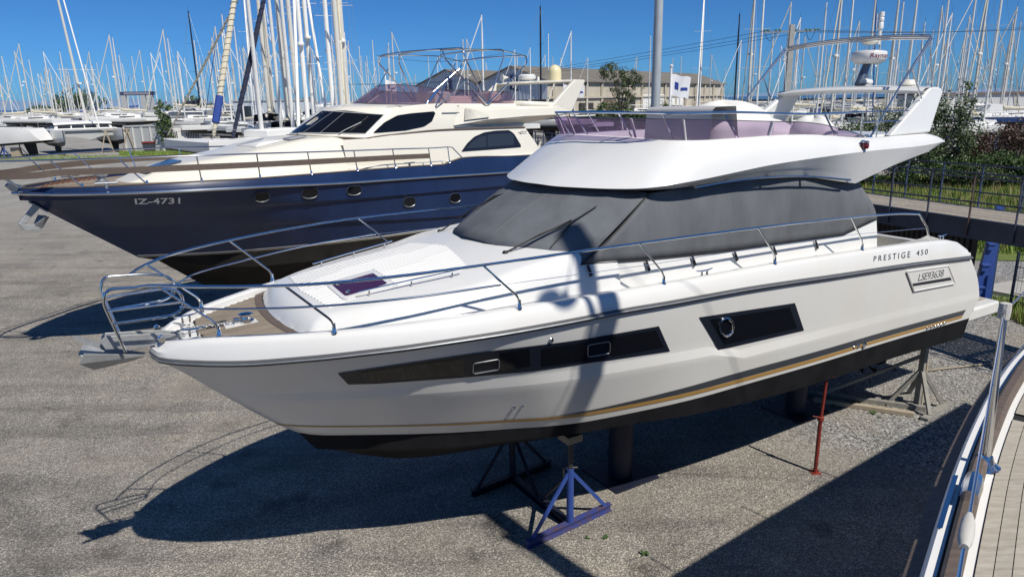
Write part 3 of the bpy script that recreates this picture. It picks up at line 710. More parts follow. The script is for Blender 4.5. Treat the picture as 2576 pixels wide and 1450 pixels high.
sp = MB().tube([(11.35,-.2,6.55),(11.42,-.2,6.55),(11.58,-.2,6.55)], [.07,.07,.05], 12).build('searchlight', GEL, Y)
MB().bar((11.22,-.2,6.50),(11.40,-.2,6.53), .16, .012).build('visor', RUBBER, sp)
MB().tube([(11.5,-.2,6.44),(11.5,-.2,6.52)], .03, 8).build('foot', CHROME, sp)
MB().lathe([(.0,0),(.13,0),(.16,.03),(.13,.09),(.10,.11),(0,.11)], 18, (11.45,-1.0,6.46)).build('satellite_puck', CREAM, Y)
# folded bimini frame: three bundled tubes
for j, (dx, dz) in enumerate(((0,0),(.045,-.025),(.02,-.06))):
    c = []
    for sg in (1,-1):
        c.append([(9.60,-sg*1.56,5.66),(10.3,-sg*1.52,6.42),(11.15+dx,-sg*1.47,7.25+dz)])
    arc = [(11.17+dx+.06*(1-(y/1.45)**2), y, 7.275+dz+.07*(1-(y/1.45)**2)) for y in np.linspace(-1.42, 1.42, 15)]
    MB().tube(c[0]+arc+list(reversed(c[1])), .0155, 8).build('bimini_tube', CHROME, Y)
for sg in (1,-1):
    MB().tube([(10.62,-sg*1.52,6.72),(10.95,-sg*1.55,6.24)], .013, 8).build('bimini_strut', CHROME, Y)
    MB().tube([(11.17,-sg*1.46,7.2),(11.32,-sg*1.5,6.43)], .013, 8).build('bimini_strut', CHROME, Y)
    MB().lathe([(.03,0),(.03,.02),(.015,.05)], 8, (9.6,-sg*1.56,5.64)).build('bimini_foot', CHROME, Y)
# navigation light on the port wing
nl = MB().lathe([(.085,0),(.085,.015),(.06,.02)], 18, axis='y').build('navigation_light', CHROME, Y); nl.location = (9.02,-1.80,5.56); nl.rotation_euler = (0,0,pi)
MB().lathe([(0,-.05),(.05,-.045),(.058,0),(.05,.045),(0,.05)], 14, (0,.05,0)).build('lens', mat('red_lens', (.12,.004,.004), .15, coat=.5), nl)
MB().lathe([(.06,.05),(.06,.06),(.03,.075)], 14, (0,.05,0)).build('cap', CHROME, nl)
# helm console, white cloth covers, seats on the flybridge
HELM = mat('grey_helm', (.47,.46,.45), .5)
m = MB(); m.grid([[(6.42+dx, y, z) for y in np.linspace(-1.05, .35, 8)] for dx, z in ((0,5.40),(.06,6.15),(.12,6.19),(.55,6.2),(.7,5.4))]); m.build('helm_console', HELM, Y, smooth=40, bevel=.02)
def lump(cx, cy, rx, ry, h, z0, seed, name, rag=.06):
    r_ = random.Random(seed); ph = [r_.uniform(0, 6) for _ in range(6)]; m = MB(); rows = []
    for i in range(13):
        u = i/12; row = []
        for k in range(40):
            a = 2*pi*k/40; e = 2.6
            rr = (abs(cos(a))**e+abs(sin(a))**e)**(-1/e)*(1-.06*(1-u))
            rad = 1-max(0, (u-.55)/.45)**2.2
            f = 1+rag*sin(5*a+ph[0]+u*2)*(1-u)+.03*sin(11*a+ph[1])*(1-u)
            z = z0+h*(u if u < .7 else .7+.3*sin((u-.7)/.3*pi/2))+.03*sin(3*a+ph[2])*(u > .5)
            row.append((cx+rx*rr*rad*f*cos(a), cy+ry*rr*rad*f*sin(a), z))
        rows.append(row)
    m.grid(rows, cv=True); m.f.append(tuple(len(m.v)-40+k for k in range(40))); return m.build(name, CLOTH, Y, smooth=70)
lump(7.45,-.35,.72,.78,.86,5.40,1,'console_cover'); lump(8.15,.55,.62,.5,.78,5.40,4,'console_cover')
lump(8.95,-.95,.30,.38,.60,5.40,2,'seat_cover',.02); lump(9.6,.7,.65,.6,.52,5.40,3,'seat_cover',.03)
MB().box((10.3,0,5.60),(1.2,2.9,.16)).build('sun_lounge', GEL, Y, bevel=.04)
MB().box((10.3,-1.2,5.50),(1.2,.5,.2)).build('locker', HELM, Y, bevel=.02)
# --- cockpit, transom, swim platform
m = MB()
for sg in (1,-1):
    pts = [(10.1,1.42),(10.9,1.48),(11.7,1.45),(12.1,1.35)]
    m.grid([[(s,-sg*w_,z) for s, w_ in pts] for z in (3.1, 3.72)])
    m.grid([[(s,-sg*w_,3.72+.002) for s, w_ in pts],[(s,-sg*(WR(s)-.2),ZBASE(s)-.02) for s, w_ in pts]])
m.grid([[(9.4,-1.6,3.1),(9.4,1.6,3.1)],[(12.3,-1.6,3.1),(12.3,1.6,3.1)]]); m.build('cockpit', CREAM, Y, smooth=40)
m = MB(); m.prism([(10.25,1.40,3.2),(12.2,1.40,3.2),(12.05,1.40,4.0),(11.8,1.40,4.12),(10.25,1.40,4.30)], (0,.10,0)); ck = m.build('cockpit_side', CREAM, Y, bevel=.03)
MB().tube([(10.35,1.38,4.34),(11.85,1.38,4.20)], .016, 8).build('handrail', CHROME, ck)
MB().lathe([(.11,0),(.11,.012),(0,.014)], 20, (11.45,1.385,3.85), 'y').build('speaker', mat('speaker_grey', (.5,.5,.47), .6), ck)
m = MB(); m.grid([[(12.05,y,3.1),(12.1,y,3.58),(12.25,y,3.58),(12.46,y,3.46),(12.62,y,3.2),(12.9,y,2.9),(13.05,y,2.4),(12.9,y,2.12)] for y in np.linspace(-1.82,1.82,9)]); m.build('transom', GEL, Y, smooth=50)
m = MB()
for t in (1.,):
    pass
pl = MB().box((13.95,0,1.90),(1.8,3.2,.28)).build('swim_platform', GEL, Y, bevel=.05)
for k in range(14):
    MB().box((14.05,-1.3+k*.2,2.045),(1.3,.165,.014)).build('teak_slat', TEAK, pl, smooth=0)
MB().box((13.1,0,1.80),(.5,2.2,.12)).build('platform_bracket', BLACKP, pl)
MB().box((13.05,-1.74,2.26),(.30,.28,.24)).build('quarter_fairing', GEL, Y, bevel=.05)
# stern gear under the hull
for y in (-.75,.75):
    r = MB().prism([(11.9,y-.03,1.40),(12.35,y-.03,1.40),(12.28,y-.03,.92),(12.0,y-.03,.92)], (0,.06,0)).build('rudder', BLACKP, Y, bevel=.02)
    MB().tube([(9.8,y*.9,1.42),(11.6,y,1.05)], .03, 8).build('shaft', STEEL, Y)
    pr = MB().lathe([(.0,-.06),(.05,-.06),(.06,.06),(0,.09)], 10, (11.6,y,1.05), 'x').build('propeller', BLACKP, Y)
    for k in range(4):
        a = k*pi/2+.5; MB().prism([(11.57,y+.05*cos(a),1.05+.05*sin(a)),(11.6,y+.25*cos(a-.3),1.05+.25*sin(a-.3)),(11.64,y+.25*cos(a+.3),1.05+.25*sin(a+.3))], (.015,0,0)).build('blade', BLACKP, pr)
# --- glazing let into the hull: strips laid on the plating where the photograph shows them
def sheet(frame, bvh, tops, bots, name, mt, parent, off=.006, n=30, k=4, solid=.0):
    def along(P, t):
        d = [0]
        for a, b in zip(P, P[1:]): d.append(d[-1]+hypot(b[0]-a[0], b[1]-a[1]))
        x = t*d[-1]; return (np.interp(x, d, [p[0] for p in P]), np.interp(x, d, [p[1] for p in P]))
    rows = []
    for i in range(n+1):
        a = along(tops, i/n); b = along(bots, i/n); col = []
        for j in range(k+1):
            f = j/k; h = frame.hit(bvh, (a[0]*(1-f)+b[0]*f, a[1]*(1-f)+b[1]*f), off)
            col.append(h if h is not None else (rows[-1][j] if rows else np.zeros(3)))
        rows.append(col)
    return MB().grid(rows).build(name, mt, parent, smooth=60)
Aw = sheet(F, HULLBVH, [(849,937),(1022,911.5),(1210,884),(1415,859),(1477,850),(1656,819)], [(876,965),(947,963),(1147,949),(1342,932),(1352,930),(1684,882)], 'hull_window', BLACKF, Y, .008, 44)
def inset(q, m_=.12):
    c = np.mean(np.array(q), 0); return [tuple(np.array(p)*(1-m_)+c*m_) for p in q]
def pane(q, par, nm='pane', mt=BLACKG, off=.011):
    return sheet(F, HULLBVH, [q[0], q[1]], [q[3], q[2]], nm, mt, par, off, 10)
pane([(905,934),(1165,899),(1170,941),(925,957)], Aw); pane([(1256,886),(1330,875),(1333,918),(1258,931)], Aw)
pane([(1360,876),(1474,858),(1474,904),(1360,920)], Aw); pane([(1533,847),(1648,829),(1668,872),(1534,895)], Aw)
def portlight(c, hx, hy, tilt, par, r=.02):
    P = rrect(hx, hy, min(hx,hy)*.45, 4); pts = []
    for x, y in P: pts.append(F.hit(HULLBVH, (c[0]+x, c[1]+y+tilt*x), .014))
    return MB().tube([p for p in pts if p is not None], .0065, 6, closed=True).build('portlight_frame', STEEL, par)
portlight((1222,919), 33, 13, -.17, Aw); portlight((1505,876), 28, 15, -.17, Aw)
Bw = sheet(F, HULLBVH, [(1757,797),(1998,761)], [(1806,879),(2021,830)], 'hull_window', BLACKF, Y, .008, 24)
sheet(F, HULLBVH, [(1784,803),(1985,772)], [(1820,866),(2003,824)], 'pane', BLACKG, Bw, .011, 20)
pts = [F.hit(HULLBVH, (1824+17*cos(a)+3*sin(a), 821+22*sin(a)-3*cos(a)), .018) for a in np.linspace(0, 2*pi, 28, endpoint=False)]
MB().tube(pts, .02, 8, closed=True).build('porthole_ring', CHROME, Bw)
# recessed registration panel with its lettering
pn = sheet(F, HULLBVH, [(2278,682),(2382,668)], [(2296,731),(2399,712)], 'side_vent', GEL, Y, .02, 12)
for a, b in (((2278,682),(2382,668)),((2382,668),(2399,712)),((2399,712),(2296,731)),((2296,731),(2278,682))):
    MB().tube([F.hit(HULLBVH, (a[0]*(1-t)+b[0]*t, a[1]*(1-t)+b[1]*t), .018) for t in np.linspace(0,1,9)], .014, 6).build('panel_edge', GEL, pn)
sheet(F, HULLBVH, [(2291,712),(2386,696)], [(2293,718),(2390,703)], 'vent_slot', BLACKF, pn, .026, 10)
def hull_text(txt, q, par, mt, off, spacing=1., shear=0., bold=0., frame=F, bvh=HULLBVH):
    V, Fc = text_mesh(txt, spacing, shear, bold); m = MB(); ok = []
    for x, y in V:
        a = np.array(q[3])*(1-x)+np.array(q[2])*x; b = np.array(q[0])*(1-x)+np.array(q[1])*x
        h = frame.hit(bvh, tuple(a*(1-y)+b*y), off); m.v.append(tuple(h) if h is not None else (0,0,0))
    m.f = Fc; return m.build('lettering', mt, par, smooth=0, fixn=False)
hull_text('LSE93638', [(2307,688),(2371,676),(2370,694),(2305,706)], pn, GTEXT, .024, .92, .18)
gb = MB(); gb.grid([[gw(t, k) for t in TS] for k in range(8)]); GWBVH = BVHTree.FromPolygons([Vector(v) for v in gb.v], gb.f)
hull_text('PRESTIGE', [(2196,644),(2289,631),(2289,647),(2196,657.5)], Y, DTEXT, .004, 1.5, .1, .01, F, GWBVH)
hull_text('450', [(2304,629.5),(2333,625.5),(2333,639),(2304,643)], Y, DTEXT, .004, 1.35, .1, .01, F, GWBVH)
# skin fittings and exhaust
for (u, v, r) in ((1385,855,.028),(1291,1023,.02),(1312,1021,.016),(2146,872,.02),(2157,869,.03),(2172,866,.05),(2331,824,.022),(2341,821,.022),(2350,819,.02),(2358,817,.02),(2366,815,.02),(2374,812,.02)):
    h = F.hit(HULLBVH, (u, v), 0)
    if h is None: continue
    f_ = MB().lathe([(r*1.25,0),(r*1.25,.01),(r,.016),(r*.6,.012),(0,.006)], 14, (0,0,0), 'y').build('skin_fitting', CHROME, Y); f_.location = h-np.array([0,.004,0]); f_.rotation_euler = (0,0,pi)
# ================================================================== the navy-hulled yacht behind
G = Frame(-11.856, 16.859, radians(45.617))
NV = thing('motor_yacht', 'navy blue hulled motor yacht with cream superstructure and bare bimini frame', 'motor yacht', tuple(G.o), G.th)
WRn = pchip([(0,0),(.15,.33),(.5,.72),(1.2,1.3),(2,1.78),(3.5,2.36),(5,2.62),(8,2.75),(14,2.75),(19.3,2.6)])
ZRn = pchip([(0,4.42),(.9,4.38),(2.8,4.33),(4.8,4.28),(7.1,4.17),(10.3,4.06),(14.2,3.91),(19.3,3.78)])
ZBn = pchip([(0,4.53),(3.5,4.51),(4.9,4.48),(7.7,4.45),(10.4,4.40),(11.2,4.37),(11.5,4.43),(11.85,4.53),(12.3,4.53),(14.4,4.43),(19.3,4.28)])
WWn = pchip([(2.53,0),(3.0,.25),(3.8,.62),(5.3,1.2),(7,1.8),(9,2.25),(12,2.45),(19.2,2.4)])
ZWn = pchip([(2.53,2.42),(5.3,2.30),(9,2.27),(11,2.25),(19.2,2.2)])
STn = pchip([(.95,4.9),(1.2,4.3),(1.57,3.75),(2.15,2.87),(2.42,2.53),(2.97,1.82),(3.31,1.38),(3.74,.83),(4.0,.51),(4.32,.13),(4.42,0)])
def q1n(t): return .25+.05*t
def q2n(t): return .50+.34*smooth(.2, .85, t)
def nav(q, t, off=0., ridge=0.):
    g = t**1.5; sR = 19.3*g; sB = 2.53+16.6*g
    z = ZRn(sR)*(1-q)+ZWn(sB)*q; z0 = 4.42*(1-q)+2.42*q
    s = STn(z0)*(1-g)+(19.3-.15*q)*g
    wv = WRn(sR)*(1-q)+WWn(sB)*q-.22*sin(pi*q)*smooth(.6, .1, t)*min(1, t/.1)
    wv += ridge*smooth(.22, .5, t)
    return np.array([s, -(max(0, wv)+off), z])
TN = [0, .015, .035, .06, .09]+list(np.linspace(.12, 1, 56))
ROWS = [(lambda t: 0, 0), (lambda t: .06, 0), (lambda t: .14, .01), (lambda t: q1n(t)-.008, .055), (lambda t: q1n(t), .05), (lambda t: q1n(t)+.035, -.015), (lambda t: q1n(t)*.5+q2n(t)*.5, .01), (lambda t: q2n(t)-.008, .06), (lambda t: q2n(t), .055), (lambda t: q2n(t)+.035, -.01), (lambda t: .94, 0), (lambda t: 1, 0)]
NG = [[nav(f(t), t, 0, r) for t in TN] for f, r in ROWS]
m = MB(); m.grid(NG); m.mirror(); m.grid([[c[-1], c[-1]*[1,-1,1]] for c in NG]); m.build('hull', NAVY, NV, smooth=18)
nb = MB(); nb.grid(NG); NBVH = BVHTree.FromPolygons([Vector(v) for v in nb.v], nb.f)
def nbot(r, t):
    g = t**1.5; a = nav(1, t); sK = 4.3+14.8*g; zk = 1.2-.25*min(1, g*6)
    sC = 3.0+16.1*g; c = np.array([sC, -max(0, WWn(sC)-.1), ZWn(sC)-.35*smooth(0,.3,t)-.12]); k = np.array([sK, 0, zk])
    return a*(1-r)+c*r if r <= 1 else c*(2-r)+k*(r-1)
m = MB(); m.grid([[nbot(r, t) for t in TN] for r in (0, .5, 1, 1.02, 1.3, 1.6, 2)]); m.mirror(); m.grid([[nbot(r, 1.), nbot(r, 1.)*[1,-1,1]] for r in (0,1,2)])
m.build('antifouled_bottom', mat('worn_antifouling', (.010,.0095,.009), .85, spec=.15, col2=(.024,.022,.02), scale=1.4, detail=8), NV, smooth=25)
def nstrip(qa, qb, ta, tb, off=.006, n=60):
    ts = np.linspace(ta, tb, n); m = MB(); m.grid([[nav(qa, t, off) for t in ts], [nav(qb, t, off) for t in ts]]); m.mirror(); return m
nstrip(.962, .974, .02, .99).build('pin_stripe', WHITEP, NV); nstrip(.984, 1.0, .02, .99).build('boot_stripe', mat('tan_boot_stripe', (.30,.26,.19), .6, var=.2, scale=3), NV)
# bulwark, steel rub rail, teak cap
bt = lambda t, o, z: np.array([19.3*t**1.5+o*.6*smooth(.08, 0, t), -max(0, WRn(19.3*t**1.5)-o), z])
m = MB(); m.grid([[bt(t, o, z(19.3*t**1.5)) for t in TN] for o, z in ((0, lambda s: ZRn(s)), (.03, lambda s: (ZRn(s)+ZBn(s))/2), (.08, lambda s: ZBn(s)), (.16, lambda s: ZBn(s)), (.18, lambda s: ZBn(s)-.3))]); m.mirror(); m.build('bulwark', NAVY, NV, smooth=40)
for sg in (1, -1):
    P = [nav(0, t, .02)*[1, sg, 1] for t in TN]
    MB().tube(P, .045, 8).build('rub_rail', CHROME, NV)
    m = MB(); m.grid([[bt(t, o, ZBn(19.3*t**1.5)+dz)*[1, sg, 1] for t in TN] for o, dz in ((.065,.0),(.065,.022),(.175,.022),(.175,0))]); m.build('teak_cap', TEAKD, NV, smooth=30)
# deck
m = MB(); m.grid([[(s, -f*max(.02, WRn(s)-.14), ZBn(min(s, 11.2))-.07+.03*(1-f*f)) for f in np.linspace(1,-1,9)] for s in np.linspace(.25, 19.2, 50)]); m.build('deck', mat('weathered_deck', (.20,.155,.115), .8, col2=(.32,.26,.20), scale=8, detail=7, stretch=(.4,8,8)), NV)
# trunk cabin hump
ZTn = pchip([(2.3,4.60),(3.4,4.83),(5.4,5.12),(6.2,5.27),(7.4,5.42),(8.6,5.44)])
WTn = pchip([(2.3,.45),(2.7,.85),(3.3,1.22),(5,1.75),(8,2.08),(9,2.12)])
def trz(s, y):
    a = abs(y); d = min((s-(2.3+.10*a*a))*.6, WTn(s)-a); zb = ZBn(s)-.06
    if d <= 0: return zb
    e = min(1, d/.75); k = 1-(1-e)**2.1
    return zb+(ZTn(s)-.07*(a/1.6)**2-zb)*k
m = MB(); m.grid([[(s, f*(WTn(s)+.01), trz(s, f*(WTn(s)+.01))) for f in np.linspace(-1,1,70)] for s in np.linspace(2.28, 8.7, 80)]); m.build('trunk_cabin', CREAM, NV, smooth=70)
# hatch + skylight on it
def on_trunk(poly, dz, name, mt, par):
    m = MB(); P = [(s, y, trz(s, y)+dz) for s, y in poly]; n = len(P); c = np.mean(np.array(P), 0); m.v = P+[tuple(c+[0,0,.006])]; m.f = [(i, (i+1) % n, n) for i in range(n)]
    return m.build(name, mt, par, solid=.02)
nh = on_trunk([(3.35+x, -.15+y) for x, y in rrect(.48,.42,.1)], .03, 'deck_hatch', mat('blue_hatch', (.05,.075,.13), .15, coat=.4), NV)
on_trunk([(7.0+x, -.9+y) for x, y in rrect(.3,.22,.04)], .03, 'deck_hatch', mat('grey_hatch', (.30,.31,.33), .3), NV)
on_trunk([(6.2+x, -.3+y) for x, y in rrect(.45,.6,.05)], .012, 'sun_pad', GELD, NV)
# lower house side: deck to trim line
def side(rowsz, ss, name, mt, par):
    m = MB(); m.grid([[(s, -w_(s), z_(s)) for s in ss] for w_, z_ in rowsz]); m.mirror(); return m.build(name, mt, par, smooth=50)
tz = pchip([(8.65,5.30),(11.5,5.44),(13.5,5.42),(15.9,5.38)])
aft = lambda z: 15.69+(5.39-z)/(5.39-4.42)*.86
LS = [[(8.2+(aft(zf*(.95)+4.42 if False else 5.39-(1-zf)*.97)-8.2)*k/40, ) for k in range(41)] for zf in (0,.5,1)]
rows = []
for zf, w_ in ((0,2.30),(.12,2.27),(.14,2.22),(.5,2.15),(1,2.03)):
    row = []
    for k in range(41):
        e = aft(4.42+.97*zf); s = 8.0+(e-8.0)*k/40; z = (ZBn(min(s,11.2))-.08)*(1-zf)+tz(s)*zf
        row.append((s, -w_+.20*smooth(9.2, 8.0, s), z))
    rows.append(row)
m = MB(); m.grid(rows); LSB = BVHTree.FromPolygons([Vector(v) for v in m.v], m.f); m.mirror(); m.grid([[r[-1], (r[-1][0], -r[-1][1], r[-1][2])] for r in rows]); m.build('house_side', CREAM, NV, smooth=40)
# upper house
UB = [(7.55,0,5.42),(7.62,.5,5.41),(7.85,1.1,5.38),(8.3,1.6,5.34),(8.75,1.92,5.31),(9.5,1.98,5.36),(11.5,2.02,5.44),(13.5,2.03,5.42),(15.7,2.03,5.38)]
UT = [(8.75,0,6.18),(8.8,.5,6.18),(9.0,1.0,6.15),(9.35,1.45,6.12),(9.75,1.72,6.12),(10.3,1.8,6.16),(11.5,1.85,6.23),(13.5,1.88,6.2),(15.5,1.88,6.17)]
ub, ut = half(UB), half(UT)
for a in (ub, ut):
    for p in a: p[1] = -p[1]
m = MB(); m.grid([[a*(1-t)+b*t+np.array([0,-.03*sin(pi*t),0]) for t in np.linspace(0,1,7)] for a, b in zip(ub, ut)]); m.mirror(); UBV = BVHTree.FromPolygons([Vector(v) for v in m.v], m.f); m.build('wheelhouse', CREAM, NV, smooth=40)
m = MB(); m.grid([[b, b+np.array([.04,.02,.05]), np.array([b[0]+.35*(b[0]<10.2), b[1]*.8, 6.27]), np.array([b[0]+.7*(b[0]<10.2), 0, 6.33])] for b in ut]); m.mirror(); m.build('coach_roof', CREAM, NV, smooth=40)
for sg in (1,-1): MB().tube([a*[1,sg,1]+np.array([-.01,-sg*.02,.0]) for a in ub], .03, 6).build('teak_trim', TEAKD, NV)
z2 = lambda x, y: zz(1000,0,x,y); z16 = lambda x, y: zz(1600,150,x,y,2.862); z5 = lambda x, y: zz(0,500,x,y); z6 = lambda x, y: zz(1000,500,x,y)
wsn = sheet(G, UBV, [z2(662,1122),z2(900,1115),z2(1288,1160)], [z2(350,1338),z2(700,1350),z2(1100,1348)], 'windscreen', BLACKG, NV, .012, 26, 8)
for a, b in ((z2(905,1125),z2(640,1345)),(z2(780,1125),z2(470,1342))):
    MB().tube([G.hit(UBV, (a[0]*(1-t)+b[0]*t, a[1]*(1-t)+b[1]*t), .014) for t in np.linspace(0,1,7)], .009, 5).build('mullion', STEEL, wsn)
for a, b in (((1100,1350),(1290,1157)),((350,1340),(1100,1350)),((660,1118),(1290,1157))):
    a = z2(*a); b = z2(*b); MB().tube([G.hit(UBV, (a[0]*(1-t)+b[0]*t, a[1]*(1-t)+b[1]*t), .016) for t in np.linspace(0,1,9)], .012, 5).build('glazing_bead', ALU, wsn)
for base, tip in (((830,1360),(1060,1240)),((420,1355),(660,1130))):
    w_ = MB().tube([G.hit(UBV, z2(*base), .05), G.hit(UBV, z2((base[0]*2+tip[0])/3,(base[1]*2+tip[1])/3), .07), G.hit(UBV, z2(*tip), .04)], .014, 6).build('wiper', STEEL, NV)
    MB().tube([G.hit(UBV, z2(tip[0]-110, tip[1]+85), .04), G.hit(UBV, z2(min(tip[0]+75,1130), tip[1]-60 if tip[0] > 900 else tip[1]+5), .04)], .010, 6).build('blade', RUBBER, w_)
sheet(G, UBV, [z2(*p) for p in ((1182,1332),(1290,1232),(1420,1162),(1560,1141),(1785,1122))], [z2(*p) for p in ((1184,1340),(1500,1315),(1690,1275),(1770,1220),(1803,1140))], 'side_window', BLACKG, NV, .012, 24, 6)
aw = sheet(G, LSB, [z16(*p) for p in ((578,1262),(640,1175),(720,1100),(830,1052),(960,1032),(1110,1026),(1165,1065),(1243,1195))], [z16(*p) for p in ((582,1267),(900,1245),(1240,1218))], 'saloon_window', BLACKF, NV, .012, 30, 6)
sheet(G, LSB, [z16(*p) for p in ((635,1228),(700,1150),(780,1100),(855,1080))], [z16(*p) for p in ((640,1232),(855,1216))], 'pane', SMOKE, aw, .016, 16, 5)
sheet(G, LSB, [z16(*p) for p in ((868,1078),(980,1068),(1130,1062),(1160,1090))], [z16(*p) for p in ((868,1215),(1165,1190))], 'pane', SMOKE, aw, .016, 16, 5)
hull_text('MARCHE', [z16(1238,1036),z16(1306,1034),z16(1306,1048),z16(1238,1050)], NV, DTEXT, .012, 1.05, .2, 0., G, LSB)
MB().tube([G.hit(LSB, z16(1210,1057), .012), G.hit(LSB, z16(1306,1063), .012)], .006, 4).build('logo_line', DTEXT, NV)
for a, b in (((1240,1045),(1234,1078)),((1225,1050),(1250,1072))): MB().tube([G.hit(LSB, z16(*a), .012), G.hit(LSB, z16(*b), .012)], .006, 4).build('logo_star_ray', DTEXT, NV)
# flybridge wings, aft overhang, arch
for sg in (1,-1):
    m = MB(); o = -sg
    A = [(12.2,2.04,5.56),(13.55,2.28,5.72),(15.5,2.30,5.78),(17.35,2.30,5.79),(18.2,2.26,5.86)]
    B = [(12.6,1.92,6.20),(13.60,2.22,6.02),(15.5,2.25,6.03),(16.97,2.25,6.03),(17.3,2.24,6.1)]
    C = [(12.5,1.85,6.22),(13.62,2.05,6.16),(15.5,2.08,6.14),(16.95,2.1,6.10),(17.3,2.1,6.12)]
    D = [(12.3,1.9,5.50),(13.4,2.0,5.52),(15.6,2.0,5.50),(17.3,2.0,5.66),(18.1,2.0,5.82)]
    I = [(12.3,1.5,5.50),(13.4,1.5,5.52),(15.6,1.5,5.52),(17.3,1.5,5.66),(18.1,1.5,5.82)]
    J = [(12.5,1.6,6.20),(13.6,1.7,6.15),(15.5,1.7,6.14),(16.95,1.7,6.08),(17.3,1.7,6.1)]
    m.grid([[(x, o*y, z) for x, y, z in L] for L in (I, D, A, B, C, J)]); m.build('flybridge_wing', CREAM, NV, smooth=25)
    leg = [(16.95,6.05),(17.35,5.80),(18.2,5.86),(19.03,7.02),(18.98,7.07),(18.42,7.08),(17.72,6.61)]
    MB().prism([(x, o*2.22, z) for x, z in leg], (0, -o*.16, 0)).build('arch_leg', CREAM, NV, bevel=.03)
    MB().tube([(12.25,o*2.05,5.52),(15.6,o*2.05,5.475)], .022, 6).build('gutter_rail', STEEL, NV)
m = MB(); m.grid([[(x, y, z) for y in (-2.1,-1,0,1,2.1)] for x, z in ((15.4,6.12),(17.2,6.05),(18.15,5.86))]); m.build('deck_platform', CREAM, NV, solid=-.2)
m = MB(); m.grid([[(s-.25*(1-(y/2.1)**2), y, 7.03+dz) for s, dz in ((18.35,-.02),(18.5,.06),(18.95,.06),(19.02,0),(18.9,-.07),(18.45,-.07))] for y in np.linspace(-2.12,2.12,13)], cv=True); m.build('arch_beam', CREAM, NV, smooth=45)
vq = [(12.78,2.00,6.13),(13.62,2.27,5.95),(13.60,2.30,5.80),(12.62,2.12,5.72)]
for k in range(11):
    t = (k+.5)/11; a = np.array(vq[0])*(1-t)+np.array(vq[3])*t; b = np.array(vq[1])*(1-t)+np.array(vq[2])*t
    if k < 4: b = b*.55+a*.45+ (b-a)*.12*k
    MB().bar(a*[1,-1,1]+[0,-.03,0], b*[1,-1,1]+[0,-.03,0], .012, .026).build('vent_slat', mat('vent_slat_cream' , (.74,.71,.62), .45) if k == 0 else bpy.data.materials['vent_slat_cream'], NV)
    MB().bar(a*[1,-1,1]+[0,-.012,-.025], b*[1,-1,1]+[0,-.012,-.025], .012, .02).build('vent_gap', BLACKF, NV)
# tinted flybridge screen
SB = half([(9.95,0,6.33),(10.0,.5,6.32),(10.3,1.1,6.29),(10.75,1.5,6.26),(11.3,1.75,6.24),(13.3,1.82,6.22),(15.4,1.82,6.2)])
ST = half([(11.1,0,6.92),(11.12,.5,6.91),(11.3,1.0,6.88),(11.6,1.32,6.82),(12.05,1.55,6.75),(13.6,1.65,6.68),(15.35,1.68,6.64)])
m = MB(); m.grid([[a*(1-t)+b*t for t in (0,.5,1)] for a, b in zip(SB, ST)]); m.mirror(); ns = m.build('flybridge_windscreen', PURPLE2, NV, smooth=60)
for sg in (1,-1):
    MB().tube([b*[1,sg,1] for b in ST], .014, 5).build('top_edge', DGREY, ns); MB().tube([b*[1,sg,1] for b in SB], .018, 5).build('bottom_edge', DGREY, ns)
    k = 20; MB().bar(SB[k]*[1,sg,1], ST[k]*[1,sg,1], .09, .02, up=(0,1,0)).build('mullion', CHROME, ns)
# seats behind it
MB().box((12.6,-.6,6.42),(.7,1.0,.5)).build('helm_console', HELM, NV, bevel=.04); MB().box((14.2,.6,6.36),(1.2,1.6,.35)).build('settee', mat('pink_grey_seat', (.55,.45,.42), .6), NV, bevel=.05); MB().box((14.9,-1.0,6.42),(.5,.8,.45)).build('settee', bpy.data.materials['pink_grey_seat'], NV, bevel=.05)
# bimini: bare hoops with struts and slack lines
def hoop(fs, ts, z, wd=1.82, zf=6.2):
    P = [(fs,-1.95,zf),(ts,-wd,z-.25)]+[(ts+.05, y, z+.05*(1-(y/wd)**2)) for y in np.linspace(-wd*.95, wd*.95, 11)]+[(ts,wd,z-.25),(fs,1.95,zf)]
    return MB().tube(fillet(P, .25, 4), .026, 8).build('bimini_hoop', CHROME, NV)
hoop(13.9, 12.1, 7.98); hoop(13.9, 13.0, 8.06); hoop(13.9, 14.9, 8.08); hoop(13.9, 16.1, 7.9)
for sg in (1,-1):
    for a, b in (((11.6,1.9,6.2),(12.55,1.86,7.55)),((11.6,1.9,6.15),(13.2,1.86,7.1)),((12.1,1.74,7.95),(13.0,1.78,8.03)),((13.0,1.78,8.03),(14.9,1.8,8.05)),((14.9,1.8,8.05),(16.1,1.8,7.88))):
        MB().tube([np.array(a)*[1,-sg,1], np.array(b)*[1,-sg,1]], .02, 6).build('bimini_strut', CHROME, NV)
for a, b in (((12.0,-1.8,8.0),(14.9,1.7,7.95)),((12.0,1.8,8.0),(14.9,-1.7,7.95))):
    MB().tube([np.array(a)*(1-t)+np.array(b)*t-np.array([0,0,.25*sin(pi*t)]) for t in np.linspace(0,1,9)], .008, 4).build('slack_line', mat('blue_line', (.03,.06,.14), .7), NV)
